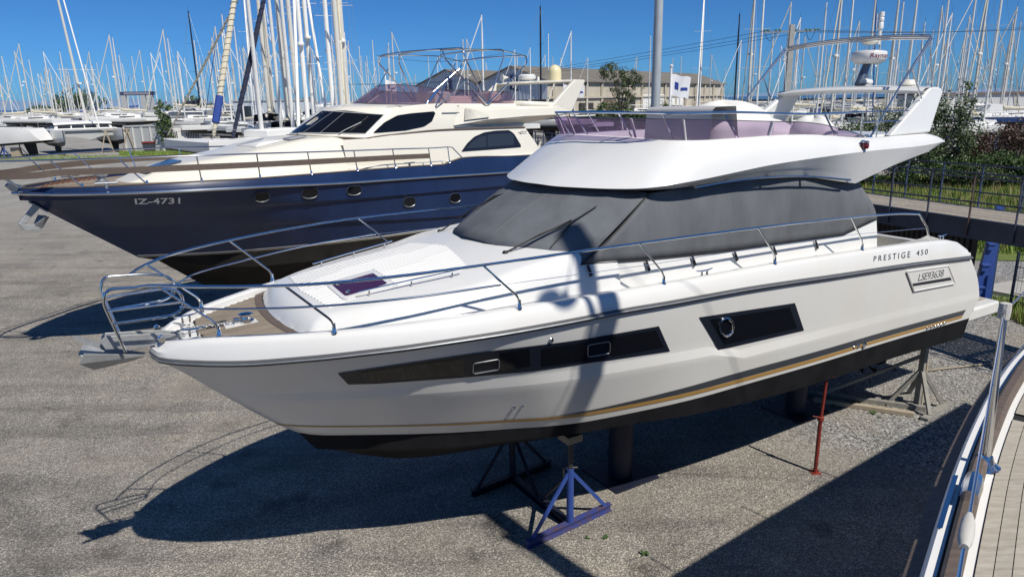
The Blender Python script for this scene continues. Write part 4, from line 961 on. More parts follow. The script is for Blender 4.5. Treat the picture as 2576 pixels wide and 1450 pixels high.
# gear on the arch
MB().lathe([(0,0),(.27,0),(.27,.30),(.25,.42),(.18,.52),(.08,.58),(0,.59)], 18, (18.72,-.9,7.10)).build('satellite_dome', mat('aged_ivory', (.70,.62,.38), .4), NV)
nr = MB().lathe([(0,0),(.30,0),(.37,.05),(.37,.17),(.30,.23),(0,.24)], 24, (18.65,.55,7.14)).build('radar_dome', GEL, NV)
MB().lathe([(.03,-.18),(.05,-.1),(.08,0),(.16,.10),(.17,.12),(.05,.12)], 16, (18.5,1.75,7.28), 'x', Matrix.Rotation(pi*.9,3,'Z')).build('loud_hailer', CREAM, NV)
MB().tube([(18.5,-.2,7.05),(18.5,-.2,7.25)], .05, 8).build('light_post', WHITEP, NV); MB().tube([(18.8,-.5,7.1),(18.8,-.5,8.9)], .014, 5).build('whip_aerial', WHITEP, NV)
MB().box((12.95,-2.02,6.19-.22),(.06,.06,.16)).build('side_light_board', WHITEP, NV); MB().box((12.95,-2.07,6.0),(.10,.06,.12)).build('navigation_light', mat('dark_red', (.2,.01,.02), .3), NV)
MB().tube([(11.8,-1.96,5.98),(12.9,-1.98,5.97)], .016, 6).build('handrail', STEEL, NV)
# guard rails with teak plank band
PT = [(.64,1.03,5.19,1.19,1.16),(1.87,1.77,5.18,2.42,1.83),(3.47,2.38,5.16,3.56,2.28),(4.95,2.55,5.12,5.0,2.50),(6.39,2.60,5.07,6.45,2.60),(7.86,2.62,5.02,7.92,2.64),(9.23,2.62,4.98,9.28,2.65),(10.62,2.62,4.93,10.66,2.66),(11.42,2.62,4.92,11.44,2.66)]
for sg in (1,-1):
    top = [(-.72,0,5.20),(-.55,-sg*.35,5.20),(-.1,-sg*.62,5.20)]+[(a,-sg*b,c) for a, b, c, d, e in PT]
    nrl = MB().tube(spl(top, 5), .021, 8).build('guard_rail', CHROME, NV)
    MB().tube([(11.42,-sg*2.62,4.92),(11.6,-sg*2.63,4.9),(12.02,-sg*2.66,4.52)], .02, 8).build('end_brace', CHROME, nrl)
    for a, b, c, d, e in PT:
        p = MB().tube([(d,-sg*e,ZBn(d)),(a,-sg*b,c)], .018, 8).build('stanchion', CHROME, NV)
        MB().lathe([(.05,0),(.03,.03),(.025,.1)], 8, (d,-sg*e,ZBn(d))).build('socket', CHROME, p)
    MB().tube([(-.55,-sg*.33,5.18),(.18,-sg*.18,4.50)], .02, 8).build('stem_brace', CHROME, nrl)
    pk = [(-.62,0.0,4.86),(-.35,-sg*.42,4.86),(.35,-sg*.92,4.86)]+[(a*.6+d*.4,-sg*(b*.6+e*.4+.03),(c*.56+ZBn(d)*.44)) for a, b, c, d, e in PT[:8]]
    pk = spl(pk, 4); m = MB(); m.grid([[p+np.array([0,0,dz])+np.array([0,o*sg,0]) for p in pk] for o, dz in ((0,-.075),(0,.075),(.03,.075),(.03,-.075))], cu=True); m.build('teak_rail_plank', TEAKD, NV, smooth=30)
# portholes: oval rims let into the hull with dark panes
for (x, y, hx, hy, zf) in ((60,690,85,58,z6),(540,655,95,62,z6),(985,628,83,58,z6),(1540,745,70,58,z6),(2000,705,63,56,z6)):
    c = zf(x, y); hx *= .22; hy *= .22
    P = rrect(hx, hy, min(hx,hy)*.85, 5); pts = [G.hit(NBVH, (c[0]+a, c[1]+b-.07*a), .012) for a, b in P]
    if any(p is None for p in pts): continue
    ph = MB().tube(pts, .022, 6, closed=True).build('porthole', mat('navy_rim', (.03,.04,.07), .3) if 'navy_rim' not in bpy.data.materials else bpy.data.materials['navy_rim'], NV)
    m = MB(); cc = np.mean(np.array(pts), 0); pp_ = [G.hit(NBVH, (c[0]+a, c[1]+b-.07*a), .010) for a, b in P]; cc = np.mean(np.array(pp_), 0); m.v = [tuple(p) for p in pp_]+[tuple(cc)]; n_ = len(pp_); m.f = [(i,(i+1)%n_,n_) for i in range(n_)]; m.build('pane', BLACKG, ph)
    sill = [G.hit(NBVH, (c[0]+hx*.8*s_, c[1]+hy*.9*sqrt(max(0,1-(s_*.8)**2))-.07*hx*.8*s_), .035) for s_ in np.linspace(-1,1,9)]
    MB().tube([p for p in sill if p is not None], .014, 6).build('rim_sill', STEEL, ph)
hull_text('IZ-4731', [z5(1352,706),z5(1813,696),z5(1813,758),z5(1360,765)], NV, WTEXT, .012, 1.02, 0., .022, G, NBVH)
# anchor in its hawse, bow gear
an = MB().prism([(.36,-.04,4.10),(.50,-.04,4.02),(.10,-.04,3.66),(-.02,-.04,3.68)], (0,.08,0)).build('anchor', GALV, NV, smooth=0, bevel=.01)
MB().prism([(-.02,-.05,3.70),(.06,-.05,3.52),(.33,-.05,3.45),(.45,-.05,3.55),(.5,-.05,3.74),(.42,-.05,3.72),(.36,-.05,3.6),(.14,-.05,3.64)], (0,.1,0)).build('crown', GALV, an, smooth=0, bevel=.01)
for sg in (1,-1): MB().prism([(.30,sg*.05,3.60),(.48,sg*.30,3.78),(.62,sg*.10,3.76),(.44,sg*.05,3.50)], (0,0,.03)).build('fluke', GALV, an, smooth=0)
MB().bar((.30,0,4.16),(.62,0,3.90), .22, .03).build('hawse_plate', STEEL, NV)
m = MB()
for y in (-.1,.08): m.prism([(-.12,y,4.60),(-.05,y,4.66),(.3,y,4.56),(.3,y,4.46),(0,y,4.44)], (0,.025,0))
m.build('stem_roller', CHROME, NV)
for y in (-1.38,1.38):
    c = MB().tube([(1.40,y,4.60),(1.85,y*1.15,4.60)], .03, 8).build('cleat', STEEL, NV); MB().tube([(1.62,y*1.07,4.44),(1.62,y*1.07,4.60)], .045, 8).build('post', STEEL, c)
wn = MB().lathe([(.16,0),(.16,.06),(.10,.1),(.09,.16),(.15,.2),(.15,.24),(.06,.28),(0,.28)], 18, (1.95,0,4.46)).build('windlass', STEEL, NV)
chain([(1.8,-.05,4.62),(1.2,-.08,4.60),(.8,0,4.55),(.55,0,4.5)], .06, .012, NV, mat('rusty_chain', (.22,.10,.05), .7))
c = MB().tube([(9.65,-2.60,4.53),(10.05,-2.6,4.53)], .022, 8).build('cleat', CHROME, NV); MB().tube([(9.85,-2.6,4.40),(9.85,-2.6,4.53)], .04, 8).build('post', CHROME, c)
# ================================================================== stands and props
def W(s, y, z): return tuple(F.wor((s, y, z)))
def ibeam(a, b, h=.12, wd=.10):
    a = Vector(a); b = Vector(b); m = MB(); up = Vector((0,0,1))
    m.bar(a+up*(h-.006), b+up*(h-.006), wd, .012); m.bar(a+up*h/2, b+up*h/2, .012, h-.024); m.bar(a+up*.006, b+up*.006, wd, .012); return m
def bottom_z(s, wv):
    c = WB(s)-.06; return ZK(s)+(ZC(s)-ZK(s))*min(1, abs(wv)/c)
SHADEBL = mat('shaded_blue_steel', (.006,.010,.030), .55, col2=(.012,.012,.022), scale=4)  # blue paint darkened: the shade under the hull is put into the colour
# steel cradle forward: two jacks on a joined base
jb = np.array([.82, 9.47, 0]); JL = F.loc(jb); d0 = np.array([1.50-.15, 9.89-8.92, 0]); d0 /= np.linalg.norm(d0)
jz = thing('cradle_stand', 'blue steel boat cradle with rusty beam feet carrying the white yacht forward', 'boat stand', tuple(jb))
st2 = F.wor((JL[0], .85, 0))-jb
ibeam(-d0*.84, d0*.84).build('foot_beam', BLUER, jz, smooth=0); ibeam(st2-d0*.84, st2+d0*.84).build('foot_beam', SHADEBL, jz, smooth=0)
cdv = st2/np.linalg.norm(st2); ibeam(cdv*.06, st2-cdv*.06, .11, .12).build('cross_beam', SHADEBL, jz, smooth=0)
for o in (np.zeros(3), st2):
    zt = bottom_z(JL[0], F.loc(jb+o)[1])-.03
    MB().tube([o+[0,0,.12], o+[0,0,1.02]], .055, 14).build('post', BLUEP if o[0] == 0 else SHADEBL, jz)
    MB().tube([o+[0,0,1.0], o+[0,0,zt-.12]], .042, 12).build('screw', mat('dark_steel', (.06,.06,.065), .5, metal=.5) if 'dark_steel' not in bpy.data.materials else bpy.data.materials['dark_steel'], jz)
    MB().tube([o+[-.11,0,1.03], o+[.11,0,1.03]], .014, 6).build('screw_handle', bpy.data.materials['dark_steel'], jz); MB().tube([o+[-.10,0,1.03], o+[-.10,0,.80]], .012, 6).build('handle_grip', bpy.data.materials['dark_steel'], jz)
    MB().box((o[0],o[1],zt-.06), (.26,.26,.11), F.th).build('pad', WOODR, jz)
    for sg in (-1, 1): MB().bar(o+d0*sg*.72+[0,0,.12], o+[0,0,.98], .055, .03, up=(d0[1],-d0[0],0)).build('strut', BLUEP if o[0] == 0 else SHADEBL, jz)
    MB().bar(o+cdv*(.75 if o[0] == 0 else -.75)+[0,0,.12], o+[0,0,.95], .05, .03).build('strut', SHADEBL, jz)
# blue pillar blocks under the keel
for s, lb in ((5.80, 'blue steel pillar block, coloured dark for shade, under the white yacht amidships'), (10.5, 'blue steel pillar block, coloured dark for shade, under the white yacht toward its stern')):
    p = F.wor((s, 0, 0)); t = thing('keel_block', lb, 'keel block', tuple(p), F.th)
    MB().tube([(0,0,.03),(0,0,ZK(s)-.08)], .21, 24).build('pillar', SHADEBL, t); MB().box((0,0,.015),(.95,.95,.03)).build('base_plate', SHADEBL, t); MB().box((0,0,ZK(s)-.05),(.5,.3,.07)).build('timber_cap', WOODR, t)
# red telescopic prop
rp = thing('steel_prop', 'thin red telescopic steel prop under the white yacht', 'prop', (5.21, 10.98, 0))
lt = F.loc((5.21,10.98,0)); zt = 1.80
MB().tube([(0,0,.012),(0,0,1.02)], .034, 12).build('outer_tube', REDP, rp); MB().tube([(0,0,.9),(.05,.03,zt-.02)], .026, 12).build('inner_tube', REDP, rp)
MB().box((0,0,.006),(.16,.16,.012)).build('foot_plate', REDP, rp); MB().box((.05,.03,zt-.01),(.16,.16,.014)).build('head_plate', REDP, rp); MB().lathe([(.036,0),(.055,.01),(.055,.07),(.036,.08)], 12, (0,0,.98)).build('collar', REDP, rp); MB().tube([(-.14,0,1.07),(.02,.0,1.03)], .008, 6).build('pin_handle', REDP, rp)
# grey steel stand at the stern quarter
GST = mat('weathered_grey_stand', (.20,.20,.185), .7, col2=(.32,.30,.26), scale=6)
sb = np.array([8.42, 13.55, 0]); t = thing('cradle_stand', 'grey weathered stand with splayed legs beside the coarse gravel under the stern', 'boat stand', tuple(sb), F.th)
zt = 1.72
MB().bar((0,0,.05),(0,0,zt-.05), .11, .11).build('post', GST, t); MB().box((0,0,zt-.02),(.3,.3,.06)).build('pad', WOODR, t)
for k, (x, y) in enumerate(((.42,-.28),(-.30,-.42),(-.36,.40),(.42,.42))): MB().bar((x,y,.06),(0,0,.85), .07, .07).build('leg', GST, t)
MB().bar((-.55,-.45,.035),(.55,-.30,.035), .14, .07).build('foot_beam', GST, t); MB().bar((-.5,.42,.035),(.5,.44,.035), .14, .07).build('foot_beam', GST, t)
MB().bar((-1.6,2.1,.05),(-.05,-.2,.05), .10, .10).build('tie_beam', GST, t); MB().bar((-1.3,1.4,.08),(0,0,1.15), .06, .06).build('brace', GST, t)
MB().bar((.06,-.02,.0),(.06,-.02,1.0), .10, .05).build('timber', WOODR, t)
# timber on the ground under the stern, scattered yard bits
for i, (a, b, lb) in enumerate((((6.4,13.9),(8.1,13.1),'grey timber baulk lying on the gravel under the stern'),((9.6,15.4),(11.9,15.9),'long thin tan batten lying on the coarse gravel'))):
    t = MB().bar((a[0],a[1],.05),(b[0],b[1],.05), .11 if i == 0 else .03, .09 if i == 0 else .03).build('timber', WOODR, None, bevel=.006); tag(t, lb, 'timber')
# stones lying loose
def stones(n, boxes, r0, r1, seed, name, mt):
    r_ = random.Random(seed); V = []; Fs = []
    base = [(1,0,0),(0,1,0),(-1,0,0),(0,-1,0),(0,0,1),(0,0,-.4)]; tri = [(0,1,4),(1,2,4),(2,3,4),(3,0,4),(1,0,5),(2,1,5),(3,2,5),(0,3,5)]
    for _ in range(n):
        bx = r_.choice(boxes); x = r_.uniform(bx[0], bx[1]); y = r_.uniform(bx[2], bx[3]); s = r0+(r1-r0)*r_.random()**3; a = r_.uniform(0, 6.3); b = len(V)
        for p in base:
            q = (p[0]*s*r_.uniform(.7,1.3), p[1]*s*r_.uniform(.6,1.1), p[2]*s*r_.uniform(.5,.9)); V.append((x+q[0]*cos(a)-q[1]*sin(a), y+q[0]*sin(a)+q[1]*cos(a), q[2]+s*.15))
        Fs += [tuple(i+b for i in f) for f in tri]
    m = MB(); m.v = V; m.f = Fs; return m.build(name, mt, None, smooth=0, fixn=False)
STM = mat('loose_stone', (.16,.155,.15), .85, col2=(.50,.47,.42), scale=14, detail=1)
o = stones(26000, [(3.5,12,9.5,19),(8,14,12,20),(5,11,13,19)], .010, .030, 2, 'loose_gravel', STM); stuff(o, 'coarse grey gravel scattered round the stern stand'); o['category'] = 'gravel'
o = stones(9000, [(-9,5,4.5,13),(-2,7,6,12)], .006, .018, 3, 'loose_chippings', STM); stuff(o, 'pale chippings scattered on the yard surface'); o['category'] = 'gravel'
# weeds
LEAF = mat('weed_green', (.055,.11,.022), .6, var=.3, scale=20)
def weed(x, y, r, n, seed, lb):
    r_ = random.Random(seed); m = MB()
    for k in range(n):
        a = r_.uniform(0, 6.3); L = r*r_.uniform(.5,1); h = L*r_.uniform(.2,.7); wd = .012
        p = Vector((cos(a), sin(a), 0)); s = Vector((-sin(a), cos(a), 0))*wd
        m.add([(0,0,0), tuple(p*L*.5+s+Vector((0,0,h))), tuple(p*L+Vector((0,0,h*.7))), tuple(p*L*.5-s+Vector((0,0,h)))], [(0,1,2,3)])
    o = m.build('weed', LEAF, None, smooth=0, fixn=False); o.location = (x, y, 0); return tag(o, lb, 'weed', 'weeds in the gravel')
for i, p in enumerate(((1478,1352),(1522,1352),(1620,1395),(2195,1040),(2210,1050),(2095,1020),(2250,930))):
    q = on_z(*p); weed(q[0], q[1], .055+.02*(i % 4), 16, i, 'small green weed tuft growing in the gravel by the stands')

# ================================================================== the sailing yacht we stand on (teak side deck at the right)
ZD = 4.87
ED = [(-2.6,-5.2),(-1.6,-2.6),(-.75,-.95),(-.15,-.02),(.45,.82),(.95,1.47),(1.28,1.90),(1.58,2.29),(1.84,2.62),(2.15,2.99),(2.46,3.34),(2.96,3.85),(3.75,4.55),(4.8,5.38),(6.5,6.65),(8.5,8.1),(10.3,9.4),(12.1,10.7)]
ED = [np.array([x, y, 0.]) for x, y in ED]; EDs = spl(ED, 5)
def inward(i):
    a = EDs[max(0,i-1)]; b = EDs[min(len(EDs)-1,i+1)]; d = (b-a)/np.linalg.norm(b-a); return np.array([d[1], -d[0], 0])
IN = [inward(i) for i in range(len(EDs))]
SY = thing('sailing_yacht', 'sailing yacht with weathered teak side deck, white toe rail and steel stanchions', 'sailing yacht', (3, 3, 0))
o3 = np.array([3, 3, 0.])
def eline(off, z, a=0, b=None): return [EDs[i]+IN[i]*off+np.array([0,0,z])-o3 for i in range(a, b or len(EDs))]
bow = 0
def taper(i): return min(1, (i+2)/24.)
BEAM = 4.7
m = MB(); ring = []
for i in range(len(EDs)):
    bw_ = BEAM*taper(i); col = []
    for off, z in ((-.03,ZD-.12),(.0,ZD-.6),(.10,ZD-1.3),(.40,3.0),(.9,2.3),(.5*bw_/1,1.9)):
        off = min(off, bw_/2); col.append(EDs[i]+IN[i]*off+np.array([0,0,z])-o3)
    for off, z in ((bw_-min(.9,bw_/2),2.3),(bw_-min(.4,bw_/2),3.0),(bw_-min(.1,bw_/2),ZD-1.3),(bw_,ZD-.6),(bw_+.03,ZD-.12)):
        col.append(EDs[i]+IN[i]*off+np.array([0,0,z])-o3)
    ring.append(col)
m.grid(ring); m.f.append(tuple(range(len(m.v)-11, len(m.v)))); m.build('hull', mat('dark_hull', (.05,.055,.07), .3, coat=.3), SY, smooth=40)
kc = (EDs[45]+IN[45]*2.35)-o3; kd = (EDs[60]-EDs[40]); ka = atan2(kd[1], kd[0])
MB().box((kc[0],kc[1],1.15),(3.2,.35,1.7), ka).build('keel', BLACKP, SY, bevel=.1); MB().box((kc[0],kc[1],.15),(3.6,.9,.3), ka).build('keel_block', WOODR, SY)
def band(offs, name, mt, a=0, b=None, sm=40):
    m = MB(); m.grid([eline(o_, z, a, b) for o_, z in offs]); return m.build(name, mt, SY, smooth=sm)
band(((-.045,ZD-.16),(-.065,ZD-.12),(-.065,ZD-.07),(-.02,ZD-.05)), 'rub_strake', TEAKD)
band(((-.02,ZD-.06),(-.012,ZD-.012),(.0,ZD+.004),(.03,ZD+.006),(.038,ZD-.02)), 'covering_board', WHITEP)
band(((.036,ZD-.03),(.040,ZD+.03),(.052,ZD+.042),(.082,ZD+.042),(.094,ZD+.03),(.098,ZD-.03)), 'toe_rail', TEAKD)
band(((.096,ZD-.004),(.122,ZD-.004)), 'waterway', WHITEP)
band(((.122,ZD-.006),(.60,ZD-.004),(.95,ZD-.002)), 'deck_caulking', CAULK)
n_ = len(EDs)
r_ = random.Random(11)
for k in range(17):
    o0 = .1245+k*.0475; cuts = [0]+sorted(r_.sample(range(18, 62), 3))+[n_-1]
    for a, b in zip(cuts, cuts[1:]):
        if b-a < 2: continue
        m = MB(); P = [eline(o0+e, ZD+dz, a, b+1) for e, dz in ((.0,-.006),(.001,.003),(.0455,.003),(.0462,-.006))]
        for L in P: L[-1] = L[-1]*.985+L[-2]*.015
        m.grid(P); m.build('teak_plank', TEAK, SY, smooth=0)
band(((.95,ZD+.0),(.96,ZD+.30),(1.05,ZD+.42),(2.35,ZD+.5),(3.6,ZD+.42),(3.72,ZD+.0)), 'coachroof', GEL, 30, 75); band(((.94,ZD-.004),(3.8,ZD-.004)), 'deck', GELD, 26)
# stanchions and lifelines
def stanch(p, lean=(0,0), h=.66, par=SY):
    b = np.array([p[0], p[1], ZD])-o3
    s = MB().tube([b, b+[lean[0]*.4, lean[1]*.4, h*.4], b+[lean[0], lean[1], h]], [.0145,.0135,.0125], 12).build('stanchion', CHROME, par)
    MB().lathe([(.055,0),(.052,.008),(.03,.022),(.02,.05)], 18, tuple(b)).build('base', CHROME, s); MB().lathe([(.0,-.03),(.02,-.03),(.022,0),(.02,.03),(.0,.035)], 10, tuple(b+[lean[0],lean[1],h])).build('rope_eye', mat('grey_rope', (.50,.48,.44), .9, bump=.5, bscale=60) if 'grey_rope' not in bpy.data.materials else bpy.data.materials['grey_rope'], s); return s
stanch((1.905,2.561), (-.03,.0))
idx = [i for i in range(n_)]
SP = []
for dist in (2.0, 4.0, 6.1, 8.2):
    i = min(idx, key=lambda q: abs(np.linalg.norm(EDs[q]-np.array([1.88,2.64,0]))-dist) if EDs[q][0] > 1.9 else 99); p = EDs[i]+IN[i]*.12; SP.append(p); stanch((p[0], p[1]))
i = min(idx, key=lambda q: abs(np.linalg.norm(EDs[q]-np.array([1.88,2.64,0]))-2.3) if EDs[q][0] < 1.9 else 99); pf = EDs[i]+IN[i]*.12; stanch((pf[0], pf[1]))
top = [np.array([pf[0],pf[1],ZD+.66]), np.array([1.875,2.561,ZD+.655])]+[np.array([p[0],p[1],ZD+.66]) for p in SP]
MB().tube([q-o3 for q in top], .0035, 6).build('lifeline', CHROME, SY); MB().tube([q-o3-[0,0,.3] for q in top], .003, 6).build('lifeline', CHROME, SY)
a = on_z(2418,1330,ZD+.655); b = on_z(2412,1385,ZD+.655)
q0 = top[0]; q1 = top[1]; dv = (q1-q0)/np.linalg.norm(q1-q0); tl = np.dot(a-q0, dv)
MB().tube([q0+dv*(tl+x)-o3 for x in (-.07,-.045,-.01,.03,.06)], [.008,.013,.014,.012,.006], 12).build('leather_guard', mat('grey_leather', (.50,.48,.44), .8, var=.1, bump=.3), SY)
# steel fairlead let into the toe rail
i0 = min(idx, key=lambda q: np.linalg.norm(EDs[q]-np.array([1.66,2.39,0])))
MB().tube(eline(.068, ZD+.055, i0-1, i0+2), [.03,.034,.03], 10).build('fairlead', CHROME, SY); band(((-.005,ZD+.008),(.012,ZD+.012)), 'steel_strip', CHROME, i0-3, i0+3)
# mast, boom, rigging of the yacht (seen through its shadow)
mp = np.array([5.42,2.87,0])-o3; top_z = 14.1
m = MB(); m.tube([mp+[0,0,ZD+.3], mp+[.12,.10,10], mp+[.34,.28,top_z]], [.18,.175,.15], 16); m.build('mast', ALU, SY)
fw = np.array([-.72,-.69,0]); ab = np.array([.74,-.67,0])
MB().tube([mp+[0,0,ZD+1.5], mp-fw*4.9+[0,0,ZD+1.7]], .12, 12).build('boom', ALU, SY)
for z, L in ((8.8,1.35),(11.6,1.1)):
    for sg in (1,-1): MB().bar(mp+[.1,.08,z], mp+[.1,.08,z]+ab*L*sg+[0,0,.08], .09, .03).build('spreader', ALU, SY)
MB().lathe([(0,-.10),(.2,-.08),(.22,0),(.2,.08),(0,.10)], 18, tuple(mp+[-.15,-.2,12.9])).build('radar_dome', GEL, SY)
for sg in (1,-1):
    MB().tube([mp+ab*2.2*sg+[0,0,ZD], mp+ab*1.35*sg+[.1,.08,8.88], mp+ab*1.1*sg+[.12,.1,11.68], mp+[.32,.26,top_z-.1]], .010, 5).build('shroud', CHROME, SY)
MB().tube([mp-fw*6.5+[0,0,ZD], mp+[.2,.16,top_z]], .008, 5).build('backstay', CHROME, SY)
# ================================================================== raised walkway behind the stern
WD = np.array([.397,-.918,0]); WP = np.array([10.36,19.87,0.]); WN = np.array([.918,.397,0])   # along (towards us), a point of the near edge, across (away)
ZW = 3.30; L0, L1 = -30.0, 13.5
wk = thing('walkway', 'raised steel walkway with timber deck and blue-black tube railings behind the stern', 'walkway', tuple(WP))
IRON = mat('blue_black_iron', (.022,.028,.042), .5, col2=(.035,.05,.09), scale=3); IRONR = mat('rusted_iron', (.09,.04,.028), .7, col2=(.04,.042,.05), scale=5); BLUI = mat('blue_iron', (.028,.05,.11), .5)
WPL = mat('grey_walk_timber', (.27,.235,.19), .85, col2=(.40,.36,.305), scale=5, detail=7, stretch=(3,3,3), rnd=.18)
def wp(a, c, z): return WD*a+WN*c+np.array([0,0,z])
npl = 11
for k in range(npl):
    c0 = .06+k*.158
    cuts = np.arange(L0, L1+.1, 4.35)
    for j, (a, b) in enumerate(zip(cuts, cuts[1:])):
        MB().bar(wp(a+.01,c0+.065,ZW-.02), wp(b-.01,c0+.065,ZW-.02), .125, .045).build('plank', WPL, wk, smooth=0)
for c in (-.04, 1.84):
    m = MB(); m.bar(wp(L0,c,ZW-.24), wp(L1,c,ZW-.24), .08, .50); m.build('edge_beam', IRON, wk, smooth=0)
for a in np.arange(L0, L1, 1.5): MB().bar(wp(a,-.02,ZW-.14), wp(a,1.82,ZW-.14), .08, .12).build('cross_member', IRON, wk, smooth=0)
for i, c in enumerate((-.10, 1.90)):
    for z in (1.12,.78,.40) if i else (1.12,.42): MB().tube([wp(L0,c,ZW+z), wp(L1,c,ZW+z)], .021, 8).build('rail', IRON, wk)
    sp = 1.12
    for a in np.arange(L0+.3, L1, sp):
        k = int(round((a-L0)/sp)); MB().bar(wp(a,c,ZW-.42), wp(a,c,ZW+1.12), .055, .02, up=tuple(WD)).build('post', (IRONR if k % 4 == 1 else IRON) if i == 0 else BLUI, wk, smooth=0)
for a in (-27,-18,-9.5,-1.8,6.0,12.5):
    for c in (.1,1.7): MB().bar(wp(a,c,0), wp(a,c,ZW-.3), .16, .16, up=tuple(WD)).build('column', IRON, wk, smooth=0)
# black corrugated sheeting hung below the walkway
m = MB(); a0, a1 = -1.6, 2.15; n = 90
m.grid([[wp(a0+(a1-a0)*k/n, 1.35+.03*(1 if (k//2) % 2 else -1), z) for k in range(n+1)] for z in (.15, 2.75)])
tg = m.build('sheeting', mat('black_sheeting', (.012,.013,.017), .35), wk, smooth=0)
# blue steel dock leg with lugs
bl = thing('dock_leg', 'tapering blue steel leg with welded lugs beside the black sheeting', 'steel leg', (14.55,20.85,0))
m = MB(); m.prism([(-.35,0,0),(.22,0,0),(.16,0,3.0),(-.02,0,3.0)], (.10,.25,0)); m.build('plate', BLUEP, bl, smooth=0)
MB().bar((.22,.1,0),(.17,.1,3.0), .16,.10, up=(0,1,0)).build('edge_flange', BLUI, bl, smooth=0)
for z, x in ((.55,-.22),(1.25,-.14),(1.9,-.05),(2.45,.0)):
    lg = MB().box((x,-.05,z),(.28,.16,.07)).build('lug', BLUEP, bl, smooth=0, bevel=.01); MB().box((x-.02,-.05,z-.11),(.2,.10,.14)).build('gusset', BLUEP, lg, smooth=0)
# welded mesh fence at the far right
fn = thing('mesh_fence', 'black welded mesh fence panel on posts by the grass verge', 'fence', (15.0,20.3,0))
A = np.array([.0,.0,0]); dirn = np.array([.55,-.83,0])
for k in range(3): MB().bar(A+dirn*2.5*k, A+dirn*2.5*k+[0,0,1.75], .06,.06).build('post', IRON, fn, smooth=0)
for k in range(50): MB().bar(A+dirn*.1*k+[0,0,.08], A+dirn*.1*k+[0,0,1.7], .006,.006).build('wire', IRON, fn, smooth=0)
for z in (.1,.5,.9,1.3,1.68): MB().bar(A+[0,0,z], A+dirn*5+[0,0,z], .02,.02).build('wire_rail', IRON, fn, smooth=0)
ap_ = MB().grid([[(15.0,22.6,.008),(24.5,26.4,.008)],[(22.5,8,.008),(40,16,.008)]]).build('concrete_apron', mat('pale_apron', (.40,.385,.35), .9, var=.12, scale=.6, detail=7), None); struct(ap_)
kb = MB().bar((15.6,21.9,.07),(21,13.8,.07), .25,.14).build('kerb', mat('pale_concrete', (.42,.40,.36), .9, var=.1), None, smooth=0); struct(kb)
# grass behind the walkway and at the verge
def grass(n, fn_, h0, h1, seed, name, mt, lb):
    r_ = random.Random(seed); V = []; Fs = []
    for _ in range(n):
        x, y = fn_(r_); a = r_.uniform(0, 6.3); h = r_.uniform(h0, h1); wd = .012+.02*h; lx, ly = cos(a)*h*.35, sin(a)*h*.35; z = rise(x, y); b = len(V)
        V += [(x-sin(a)*wd, y+cos(a)*wd, z), (x+sin(a)*wd, y-cos(a)*wd, z), (x+lx, y+ly, z+h)]; Fs.append((b, b+1, b+2))
    m = MB(); m.v = V; m.f = Fs; o = m.build(name, mt, None, smooth=0, fixn=False); stuff(o, lb); o['category'] = 'grass'; return o
GRS = mat('bank_grass', (.11,.21,.02), .7, col2=(.22,.29,.05), scale=.8, detail=6); DRY = mat('dry_grass', (.22,.18,.07), .8, col2=(.30,.25,.11), scale=1.2)
def bank(r_):
    t = r_.random(); s = r_.random()**.8; p = np.array([16.0,28.0])*(1-t)+np.array([31,26.0])*t; q = np.array([24.0,54.0])*(1-t)+np.array([46,50])*t; return tuple(p*(1-s)+q*s)
bs = MB(); bs.grid([[(14.2+20*t+s*(8+8*t), 27.2-3*t+s*(31-3*t), .03) for t in np.linspace(0,1,6)] for s in np.linspace(0,1,6)])
o = bs.build('grass_bank', mat('turf', (.07,.12,.016), .9, col2=(.15,.18,.04), scale=1.5, detail=7), None); struct(o)
grass(80000, bank, .18, .55, 5, 'bank_grass', GRS, 'bright green grass on the bank beyond the walkway'); grass(9000, bank, .35, .85, 6, 'dry_grass', DRY, 'dry yellow grass stems among the green bank')
def verge(r_): 
    t = r_.random(); s = r_.random(); return 11.8+3.3*t+s*1.6, 20.6-1.6*t+s*2.0
def verge2(r_): return 14.3+r_.random()*3.6, 17.6+r_.random()*3.0
grass(9000, verge2, .05, .34, 8, 'verge_grass', GRS, 'green grass along the mesh fence'); grass(3500, verge2, .05, .3, 9, 'verge_dry_grass', DRY, 'dry grass along the mesh fence'); grass(3000, verge, .04, .2, 12, 'gravel_grass', GRS, 'sparse grass at the edge of the coarse gravel')

# ================================================================== foliage
def leafmat(name, c1, c2, sc=.7, tr=.25):
    m = mat(name, c1, .55, col2=c2, scale=sc, detail=6); return m
def crown(blobs, n, size, seed, flat=.5):
    """blobs: (x,y,z,rx,ry,rz); leaves are small bent quads spread in clumps through the volume"""
    rg = np.random.RandomState(seed); V = []; Fs = []; wts = np.array([b[3]*b[4]*b[5] for b in blobs])**.8; wts /= wts.sum()
    clumps = []
    for i, b in enumerate(blobs):
        for _ in range(max(6, int(70*wts[i]*len(blobs)**.5))):
            v = rg.normal(size=3); v /= np.linalg.norm(v); r = rg.uniform(.35, 1.05)**.6
            clumps.append((np.array(b[:3])+v*r*np.array(b[3:]), wts[i]*rg.uniform(.4,1.6), .22*np.mean(b[3:])*rg.uniform(.7,1.4)))
    cw = np.array([c[1] for c in clumps]); cw /= cw.sum(); ci = rg.choice(len(clumps), n, p=cw)
    for k in range(n):
        c, _, cr = clumps[ci[k]]; p = c+rg.normal(size=3)*cr*.62; d = rg.normal(size=3); d /= np.linalg.norm(d); e = np.cross(d, rg.normal(size=3)); e /= np.linalg.norm(e)+1e-9
        s = size*rg.uniform(.6,1.4); b = len(V)
        V += [p-d*s, p+e*s*flat, p+d*s, p-e*s*flat]; Fs.append((b,b+1,b+2,b+3))
    m = MB(); m.v = [tuple(map(float, q)) for q in V]; m.f = Fs; return m, clumps
BARK = mat('bark', (.14,.115,.09), .9, var=.25, scale=6)
